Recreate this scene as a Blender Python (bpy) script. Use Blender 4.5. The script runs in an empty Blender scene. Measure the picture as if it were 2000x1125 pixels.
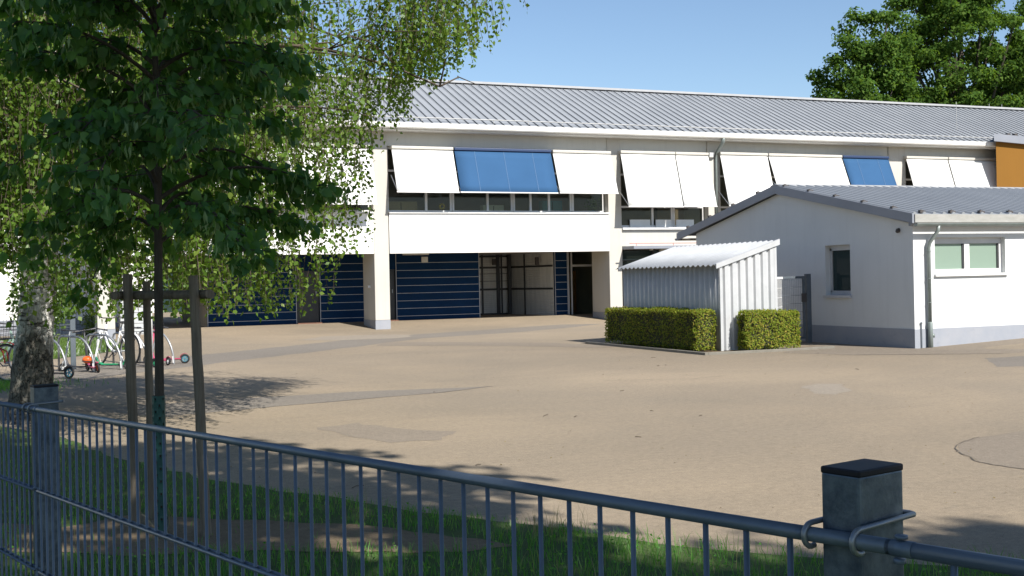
import bpy, math, random
import numpy as np
from mathutils import Vector, Matrix

rnd = random.Random(11)
rng = np.random.default_rng(11)
SC = bpy.context.scene
COL = SC.collection
pi = math.pi

# ------------------------------------------------------------------ tagging
def tag(o, label=None, cat=None, group=None, kind=None):
    if label: o['label'] = label
    if cat: o['category'] = cat
    if group: o['group'] = group
    if kind: o['kind'] = kind
    return o

def empty(name, loc, rz=0.0, label=None, cat=None, group=None):
    o = bpy.data.objects.new(name, None)
    o.empty_display_size = 0.2
    COL.objects.link(o)
    o.location = loc
    o.rotation_euler = (0, 0, rz)
    return tag(o, label, cat, group)

def wloc(o):
    v = Vector((0, 0, 0))
    while o is not None:
        v += o.location
        o = o.parent
    return v

def link(name, me, mat, parent, smooth=False):
    o = bpy.data.objects.new(name, me)
    COL.objects.link(o)
    if mat is not None: me.materials.append(mat)
    if parent is not None: o.parent = parent
    if smooth:
        me.polygons.foreach_set('use_smooth', [True] * len(me.polygons))
    return o

def mesh_np(name, V, F, mat, parent=None, local=False, smooth=False):
    V = np.asarray(V, dtype=np.float32).reshape(-1, 3)
    F = np.asarray(F, dtype=np.int32)
    if parent is not None and not local:
        V = V - np.array(wloc(parent), dtype=np.float32)
    me = bpy.data.meshes.new(name)
    k = F.shape[1]
    me.vertices.add(len(V)); me.vertices.foreach_set('co', V.ravel())
    me.loops.add(F.size); me.loops.foreach_set('vertex_index', F.ravel())
    me.polygons.add(len(F)); me.polygons.foreach_set('loop_start', np.arange(0, F.size, k, dtype=np.int32))
    me.update(calc_edges=True)
    return link(name, me, mat, parent, smooth)

class MB:
    def __init__(s): s.v = []; s.f = []
    def poly(s, pts):
        i = len(s.v); s.v += [tuple(p) for p in pts]; s.f.append(tuple(range(i, i + len(pts)))); return s
    def box(s, x0, x1, y0, y1, z0, z1):
        i = len(s.v)
        s.v += [(x0,y0,z0),(x1,y0,z0),(x1,y1,z0),(x0,y1,z0),(x0,y0,z1),(x1,y0,z1),(x1,y1,z1),(x0,y1,z1)]
        for q in ((0,3,2,1),(4,5,6,7),(0,1,5,4),(1,2,6,5),(2,3,7,6),(3,0,4,7)): s.f.append(tuple(i + a for a in q))
        return s
    def hexa(s, p):     # eight corners, bottom ring then top ring
        i = len(s.v); s.v += [tuple(q) for q in p]
        for q in ((0,3,2,1),(4,5,6,7),(0,1,5,4),(1,2,6,5),(2,3,7,6),(3,0,4,7)): s.f.append(tuple(i + a for a in q))
        return s
    def bar(s, p, q, w, h, up=(0,0,1)):   # rectangular bar from p to q, w sideways, h along up
        p = Vector(p); q = Vector(q); d = (q - p).normalized(); upv = Vector(up)
        sd = d.cross(upv)
        if sd.length < 1e-5: sd = d.cross(Vector((1,0,0)))
        sd.normalize(); u2 = sd.cross(d).normalized()
        a = sd * (w / 2); b = u2 * (h / 2)
        return s.hexa([p-a-b, p+a-b, q+a-b, q-a-b, p-a+b, p+a+b, q+a+b, q-a+b])
    def prism(s, poly, z0, z1):
        n = len(poly); i = len(s.v)
        s.v += [(x, y, z0) for x, y in poly] + [(x, y, z1) for x, y in poly]
        s.f.append(tuple(i + k for k in reversed(range(n)))); s.f.append(tuple(i + n + k for k in range(n)))
        for k in range(n):
            j = (k + 1) % n; s.f.append((i + k, i + j, i + n + j, i + n + k))
        return s
    def extr(s, poly, d):   # planar 3d polygon extruded along d
        n = len(poly); i = len(s.v); d = Vector(d)
        s.v += [tuple(p) for p in poly] + [tuple(Vector(p) + d) for p in poly]
        s.f.append(tuple(i + k for k in range(n))); s.f.append(tuple(i + n + k for k in reversed(range(n))))
        for k in range(n):
            j = (k + 1) % n; s.f.append((i + j, i + k, i + n + k, i + n + j))
        return s
    def tube(s, pts, r, n=8, cap=True):
        P = [Vector(p) for p in pts]; m = len(P)
        R = r if isinstance(r, (list, tuple)) else [r] * m
        ref = None; i0 = len(s.v)
        for k in range(m):
            if k == 0: d = P[1] - P[0]
            elif k == m - 1: d = P[-1] - P[-2]
            else: d = (P[k+1] - P[k]).normalized() + (P[k] - P[k-1]).normalized()
            if d.length < 1e-9: d = Vector((0,0,1))
            d.normalize()
            if ref is None:
                ref = d.cross(Vector((0,0,1)))
                if ref.length < 1e-3: ref = d.cross(Vector((1,0,0)))
            ref = (ref - d * ref.dot(d))
            if ref.length < 1e-6: ref = d.orthogonal()
            ref.normalize(); b = d.cross(ref)
            for a in range(n):
                t = 2 * pi * a / n
                s.v.append(tuple(P[k] + (ref * math.cos(t) + b * math.sin(t)) * R[k]))
        for k in range(m - 1):
            for a in range(n):
                a2 = (a + 1) % n
                s.f.append((i0 + k*n + a, i0 + k*n + a2, i0 + (k+1)*n + a2, i0 + (k+1)*n + a))
        if cap:
            s.f.append(tuple(i0 + a for a in reversed(range(n))))
            s.f.append(tuple(i0 + (m-1)*n + a for a in range(n)))
        return s
    def torus(s, c, ax, R, r, n=24, m=6):
        c = Vector(c); ax = Vector(ax).normalized(); e1 = ax.orthogonal().normalized(); e2 = ax.cross(e1)
        i0 = len(s.v)
        for k in range(n):
            t = 2*pi*k/n; o = e1*math.cos(t) + e2*math.sin(t)
            for j in range(m):
                q = 2*pi*j/m
                s.v.append(tuple(c + o*(R + r*math.cos(q)) + ax*(r*math.sin(q))))
        for k in range(n):
            for j in range(m):
                k2=(k+1)%n; j2=(j+1)%m
                s.f.append((i0+k*m+j, i0+k2*m+j, i0+k2*m+j2, i0+k*m+j2))
        return s
    def ball(s, c, r, n=10, m=6, sz=1.0):
        i0 = len(s.v); cx, cy, cz = c
        for j in range(m + 1):
            t = pi * j / m
            for k in range(n):
                a = 2*pi*k/n
                s.v.append((cx + r*math.sin(t)*math.cos(a), cy + r*math.sin(t)*math.sin(a), cz + r*sz*math.cos(t)))
        for j in range(m):
            for k in range(n):
                k2=(k+1)%n
                s.f.append((i0+j*n+k, i0+(j+1)*n+k, i0+(j+1)*n+k2, i0+j*n+k2))
        return s
    def build(s, name, mat, parent=None, local=False, smooth=False, bevel=0.0):
        off = Vector((0,0,0)) if (local or parent is None) else wloc(parent)
        me = bpy.data.meshes.new(name)
        me.from_pydata([tuple(Vector(p) - off) for p in s.v], [], s.f)
        me.update()
        o = link(name, me, mat, parent, smooth)
        if bevel > 0:
            m = o.modifiers.new('bevel', 'BEVEL'); m.width = bevel; m.segments = 2; m.limit_method = 'ANGLE'; m.angle_limit = 0.6
        return o

def copy_tree(o, parent=None):
    c = o.copy(); COL.objects.link(c)
    if parent is not None: c.parent = parent
    for ch in [x for x in bpy.data.objects if x.parent == o]:
        copy_tree(ch, c)
    return c

# ------------------------------------------------------------------ materials
def new_mat(name):
    m = bpy.data.materials.new(name); m.use_nodes = True
    nt = m.node_tree; nt.nodes.clear()
    out = nt.nodes.new('ShaderNodeOutputMaterial')
    return m, nt, out

def N(nt, t, **kw):
    n = nt.nodes.new(t)
    for k, v in kw.items(): setattr(n, k, v)
    return n

def noise(nt, scale, detail=5, rough=0.6, vec=None, dist=0.0):
    n = N(nt, 'ShaderNodeTexNoise'); n.inputs['Scale'].default_value = scale
    n.inputs['Detail'].default_value = detail; n.inputs['Roughness'].default_value = rough
    n.inputs['Distortion'].default_value = dist
    if vec is not None: nt.links.new(vec, n.inputs['Vector'])
    return n

def ramp(nt, fac, stops):
    r = N(nt, 'ShaderNodeValToRGB'); e = r.color_ramp.elements
    while len(e) < len(stops): e.new(0.5)
    for el, (p, c) in zip(e, stops):
        el.position = p; el.color = (c[0], c[1], c[2], 1) if not isinstance(c, (int, float)) else (c, c, c, 1)
    nt.links.new(fac, r.inputs['Fac'])
    return r

def mixc(nt, fac, a, b, mode='MIX'):
    m = N(nt, 'ShaderNodeMix', data_type='RGBA', blend_type=mode)
    for sock, v in ((m.inputs[0], fac), (m.inputs[6], a), (m.inputs[7], b)):
        if isinstance(v, (int, float)): sock.default_value = v
        elif isinstance(v, (tuple, list)): sock.default_value = (v[0], v[1], v[2], 1)
        else: nt.links.new(v, sock)
    return m.outputs[2]

def coords(nt, scale=(1,1,1), which='Object'):
    tc = N(nt, 'ShaderNodeTexCoord'); mp = N(nt, 'ShaderNodeMapping')
    mp.inputs['Scale'].default_value = scale
    nt.links.new(tc.outputs[which], mp.inputs['Vector'])
    return mp.outputs['Vector']

def M(name, c, c2=None, scale=3.0, rough=0.7, metal=0.0, bump=0.0, bscale=60.0, spec=0.4, stretch=(1,1,1), dirt=0.0, rvar=0.0):
    """surface with a slow drift between two colours, optional dirt blotches and fine relief"""
    m, nt, out = new_mat(name)
    p = N(nt, 'ShaderNodeBsdfPrincipled')
    p.inputs['Roughness'].default_value = rough; p.inputs['Metallic'].default_value = metal
    p.inputs['Specular IOR Level'].default_value = spec
    vec = coords(nt, stretch)
    c2 = c2 or tuple(x * 0.85 for x in c)
    n1 = noise(nt, scale, 6, 0.62, vec)
    col = ramp(nt, n1.outputs['Fac'], [(0.32, c), (0.68, c2)]).outputs['Color']
    if dirt > 0:
        n2 = noise(nt, scale * 2.7, 8, 0.7, vec, 0.4)
        f = ramp(nt, n2.outputs['Fac'], [(0.55, 0.0), (0.78, 1.0)])
        mm = N(nt, 'ShaderNodeMath', operation='MULTIPLY'); mm.inputs[1].default_value = dirt
        nt.links.new(f.outputs['Color'], mm.inputs[0])
        col = mixc(nt, mm.outputs[0], col, tuple(x * 0.45 for x in c))
    nt.links.new(col, p.inputs['Base Color'])
    if rvar > 0:
        n4 = noise(nt, scale * 3, 4, 0.6, vec)
        mr = N(nt, 'ShaderNodeMapRange'); mr.inputs[3].default_value = max(0.02, rough - rvar); mr.inputs[4].default_value = min(1, rough + rvar)
        nt.links.new(n4.outputs['Fac'], mr.inputs[0]); nt.links.new(mr.outputs[0], p.inputs['Roughness'])
    if bump > 0:
        n3 = noise(nt, bscale, 4, 0.6, vec)
        b = N(nt, 'ShaderNodeBump'); b.inputs['Strength'].default_value = bump; b.inputs['Distance'].default_value = 0.02
        nt.links.new(n3.outputs['Fac'], b.inputs['Height']); nt.links.new(b.outputs['Normal'], p.inputs['Normal'])
    nt.links.new(p.outputs['BSDF'], out.inputs['Surface'])
    return m

def leafmat(name, c1, c2, c3, trans=0.35, gloss=0.08, rough=0.4):
    m, nt, out = new_mat(name)
    g = N(nt, 'ShaderNodeNewGeometry')
    col = ramp(nt, g.outputs['Random Per Island'], [(0.0, c1), (0.6, c2), (1.0, c3)]).outputs['Color']
    d = N(nt, 'ShaderNodeBsdfDiffuse'); nt.links.new(col, d.inputs['Color'])
    t = N(nt, 'ShaderNodeBsdfTranslucent')
    tcol = mixc(nt, 1.0, col, (1.5, 1.45, 0.6), 'MULTIPLY')
    nt.links.new(tcol, t.inputs['Color'])
    mx = N(nt, 'ShaderNodeMixShader'); mx.inputs[0].default_value = trans
    nt.links.new(d.outputs[0], mx.inputs[1]); nt.links.new(t.outputs[0], mx.inputs[2])
    gl = N(nt, 'ShaderNodeBsdfGlossy'); gl.inputs['Roughness'].default_value = rough
    gl.inputs['Color'].default_value = (0.8, 0.85, 0.9, 1)
    mx2 = N(nt, 'ShaderNodeMixShader'); mx2.inputs[0].default_value = gloss
    nt.links.new(mx.outputs[0], mx2.inputs[1]); nt.links.new(gl.outputs[0], mx2.inputs[2])
    nt.links.new(mx2.outputs[0], out.inputs['Surface'])
    return m

def glassmat(name, tint, see=0.5, rough=0.03):
    m, nt, out = new_mat(name)
    fr = N(nt, 'ShaderNodeFresnel'); fr.inputs['IOR'].default_value = 1.5
    gl = N(nt, 'ShaderNodeBsdfGlossy'); gl.inputs['Roughness'].default_value = rough
    tr = N(nt, 'ShaderNodeBsdfTransparent'); tr.inputs['Color'].default_value = (0.8, 0.86, 0.84, 1)
    df = N(nt, 'ShaderNodeBsdfDiffuse'); df.inputs['Color'].default_value = (*tint, 1)
    a = N(nt, 'ShaderNodeMixShader'); a.inputs[0].default_value = see
    nt.links.new(df.outputs[0], a.inputs[1]); nt.links.new(tr.outputs[0], a.inputs[2])
    b = N(nt, 'ShaderNodeMixShader')
    mp = N(nt, 'ShaderNodeMath', operation='MULTIPLY_ADD'); mp.inputs[1].default_value = 0.7; mp.inputs[2].default_value = 0.0
    ge = N(nt, 'ShaderNodeNewGeometry'); iv = N(nt, 'ShaderNodeMath', operation='SUBTRACT'); iv.inputs[0].default_value = 1.0
    nt.links.new(ge.outputs['Backfacing'], iv.inputs[1])
    pr = N(nt, 'ShaderNodeMath', operation='MULTIPLY'); nt.links.new(fr.outputs[0], mp.inputs[0])
    nt.links.new(mp.outputs[0], pr.inputs[0]); nt.links.new(iv.outputs[0], pr.inputs[1]); nt.links.new(pr.outputs[0], b.inputs[0])
    nt.links.new(a.outputs[0], b.inputs[1]); nt.links.new(gl.outputs[0], b.inputs[2])
    nt.links.new(b.outputs[0], out.inputs['Surface'])
    return m

def fabricmat(name, c, trans=0.25):
    m, nt, out = new_mat(name)
    vec = coords(nt, (1, 1, 1))
    n1 = noise(nt, 1.3, 4, 0.5, vec)
    col = ramp(nt, n1.outputs['Fac'], [(0.3, c), (0.7, tuple(x * 0.93 for x in c))]).outputs['Color']
    w = N(nt, 'ShaderNodeTexWave'); w.inputs['Scale'].default_value = 9.0; w.bands_direction = 'Z'
    w.inputs['Distortion'].default_value = 2.0
    nt.links.new(vec, w.inputs['Vector'])
    b = N(nt, 'ShaderNodeBump'); b.inputs['Strength'].default_value = 0.06; b.inputs['Distance'].default_value = 0.02
    nt.links.new(w.outputs['Fac'], b.inputs['Height'])
    d = N(nt, 'ShaderNodeBsdfDiffuse'); t = N(nt, 'ShaderNodeBsdfTranslucent')
    for s in (d, t):
        nt.links.new(col, s.inputs['Color']); nt.links.new(b.outputs['Normal'], s.inputs['Normal'])
    mx = N(nt, 'ShaderNodeMixShader'); mx.inputs[0].default_value = trans
    nt.links.new(d.outputs[0], mx.inputs[1]); nt.links.new(t.outputs[0], mx.inputs[2])
    nt.links.new(mx.outputs[0], out.inputs['Surface'])
    return m

def groundmat(name, base, alt, dark, fine=220.0, sand=None):
    """worn asphalt: broad tone drift, drag streaks, aggregate speckle, small stains"""
    m, nt, out = new_mat(name)
    p = N(nt, 'ShaderNodeBsdfPrincipled'); p.inputs['Roughness'].default_value = 0.92; p.inputs['Specular IOR Level'].default_value = 0.2
    vec = coords(nt)
    n1 = noise(nt, 0.22, 6, 0.6, vec, 0.6)
    col = ramp(nt, n1.outputs['Fac'], [(0.33, base), (0.66, alt)]).outputs['Color']
    vs = coords(nt, (0.5, 2.2, 1))
    n2 = noise(nt, 0.9, 7, 0.65, vs, 0.5)
    f2 = ramp(nt, n2.outputs['Fac'], [(0.50, 0.0), (0.72, 0.55)])
    col = mixc(nt, f2.outputs['Color'], col, tuple(0.55 * a + 0.45 * b for a, b in zip(base, dark)))
    n5 = noise(nt, 1.7, 5, 0.7, vec, 1.2)
    f5 = ramp(nt, n5.outputs['Fac'], [(0.64, 0.0), (0.78, 0.6)])
    col = mixc(nt, f5.outputs['Color'], col, dark)
    n6 = noise(nt, 5.0, 4, 0.6, vs, 0.2)
    f6 = ramp(nt, n6.outputs['Fac'], [(0.62, 0.0), (0.74, 0.35)])
    col = mixc(nt, f6.outputs['Color'], col, sand or tuple(min(0.6, x * 1.25) for x in base))
    n7 = noise(nt, 0.07, 3, 0.5, vec)
    f7 = ramp(nt, n7.outputs['Fac'], [(0.38, 0.90), (0.62, 1.10)])
    col = mixc(nt, 1.0, col, f7.outputs['Color'], 'MULTIPLY')
    n8 = noise(nt, 14.0, 5, 0.75, vec)
    f8 = ramp(nt, n8.outputs['Fac'], [(0.3, 0.84), (0.7, 1.16)])
    col = mixc(nt, 1.0, col, f8.outputs['Color'], 'MULTIPLY')
    n9 = noise(nt, 55.0, 4, 0.75, vec)
    f9 = ramp(nt, n9.outputs['Fac'], [(0.3, 0.82), (0.7, 1.18)])
    col = mixc(nt, 1.0, col, f9.outputs['Color'], 'MULTIPLY')
    n3 = noise(nt, fine, 3, 0.7, vec)
    f3 = ramp(nt, n3.outputs['Fac'], [(0.35, 0.72), (0.5, 1.0), (0.68, 1.22)])
    col = mixc(nt, 1.0, col, f3.outputs['Color'], 'MULTIPLY')
    nt.links.new(col, p.inputs['Base Color'])
    b = N(nt, 'ShaderNodeBump'); b.inputs['Strength'].default_value = 0.35; b.inputs['Distance'].default_value = 0.008
    nt.links.new(n3.outputs['Fac'], b.inputs['Height']); nt.links.new(b.outputs['Normal'], p.inputs['Normal'])
    nt.links.new(p.outputs['BSDF'], out.inputs['Surface'])
    return m

def plastermat(name, c, streak=0.12):
    """rendered wall: fine grain, faint vertical rain streaks"""
    m, nt, out = new_mat(name)
    p = N(nt, 'ShaderNodeBsdfPrincipled'); p.inputs['Roughness'].default_value = 0.9; p.inputs['Specular IOR Level'].default_value = 0.2
    v1 = coords(nt, (1, 1, 1)); v2 = coords(nt, (3.0, 3.0, 0.25))
    n1 = noise(nt, 0.7, 5, 0.6, v1); n2 = noise(nt, 2.0, 6, 0.65, v2)
    col = ramp(nt, n1.outputs['Fac'], [(0.3, c), (0.7, tuple(x * 0.94 for x in c))]).outputs['Color']
    f = ramp(nt, n2.outputs['Fac'], [(0.5, 0.0), (0.8, streak * 3)])
    col = mixc(nt, f.outputs['Color'], col, tuple(x * 0.7 for x in c))
    nt.links.new(col, p.inputs['Base Color'])
    n3 = noise(nt, 90, 3, 0.6, v1)
    b = N(nt, 'ShaderNodeBump'); b.inputs['Strength'].default_value = 0.25; b.inputs['Distance'].default_value = 0.006
    nt.links.new(n3.outputs['Fac'], b.inputs['Height']); nt.links.new(b.outputs['Normal'], p.inputs['Normal'])
    nt.links.new(p.outputs['BSDF'], out.inputs['Surface'])
    return m

def barkmat_birch(name):
    m, nt, out = new_mat(name)
    p = N(nt, 'ShaderNodeBsdfPrincipled'); p.inputs['Roughness'].default_value = 0.9; p.inputs['Specular IOR Level'].default_value = 0.2
    vz = coords(nt, (1, 1, 0.55)); vh = coords(nt, (1, 1, 4.0)); vo = coords(nt)
    vo2 = N(nt, 'ShaderNodeTexVoronoi', feature='DISTANCE_TO_EDGE'); vo2.inputs['Scale'].default_value = 16.0
    nd = noise(nt, 6, 4, 0.6, vz); va = N(nt, 'ShaderNodeVectorMath', operation='ADD')
    sc = N(nt, 'ShaderNodeVectorMath', operation='SCALE'); sc.inputs['Scale'].default_value = 0.34
    nt.links.new(nd.outputs['Color'], sc.inputs[0]); nt.links.new(vz, va.inputs[0]); nt.links.new(sc.outputs[0], va.inputs[1])
    nt.links.new(va.outputs[0], vo2.inputs['Vector'])
    crack = ramp(nt, vo2.outputs['Distance'], [(0.0, 0.0), (0.07, 1.0)])
    plate = noise(nt, 9, 5, 0.6, vz)
    rough = ramp(nt, plate.outputs['Fac'], [(0.3, (0.065, 0.061, 0.052)), (0.7, (0.20, 0.188, 0.16))]).outputs['Color']
    rough = mixc(nt, crack.outputs['Color'], (0.045, 0.042, 0.036), rough)
    blot = noise(nt, 3.5, 5, 0.7, vz, 0.6)
    rough = mixc(nt, ramp(nt, blot.outputs['Fac'], [(0.42, 0.0), (0.62, 0.75)]).outputs['Color'], rough, (0.055, 0.05, 0.042))
    len_ = noise(nt, 5, 4, 0.6, vh)
    pale = ramp(nt, len_.outputs['Fac'], [(0.38, (0.05, 0.047, 0.042)), (0.46, (0.55, 0.54, 0.51)), (0.7, (0.68, 0.67, 0.64))]).outputs['Color']
    sep = N(nt, 'ShaderNodeSeparateXYZ'); nt.links.new(vo, sep.inputs[0])
    pn = noise(nt, 1.7, 4, 0.6, vz)
    add = N(nt, 'ShaderNodeMath', operation='MULTIPLY_ADD'); add.inputs[1].default_value = 2.4
    nt.links.new(pn.outputs['Fac'], add.inputs[0]); nt.links.new(sep.outputs['Z'], add.inputs[2])
    fac = ramp(nt, add.outputs[0], [(0.0, 0.0), (1.0, 1.0)])
    mr = N(nt, 'ShaderNodeMapRange'); mr.inputs[1].default_value = 1.95; mr.inputs[2].default_value = 2.3
    nt.links.new(add.outputs[0], mr.inputs[0])
    col = mixc(nt, mr.outputs[0], rough, pale)
    nt.links.new(col, p.inputs['Base Color'])
    b = N(nt, 'ShaderNodeBump'); b.inputs['Strength'].default_value = 0.9; b.inputs['Distance'].default_value = 0.03
    nt.links.new(crack.outputs['Color'], b.inputs['Height']); nt.links.new(b.outputs['Normal'], p.inputs['Normal'])
    nt.links.new(p.outputs['BSDF'], out.inputs['Surface'])
    return m

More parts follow.
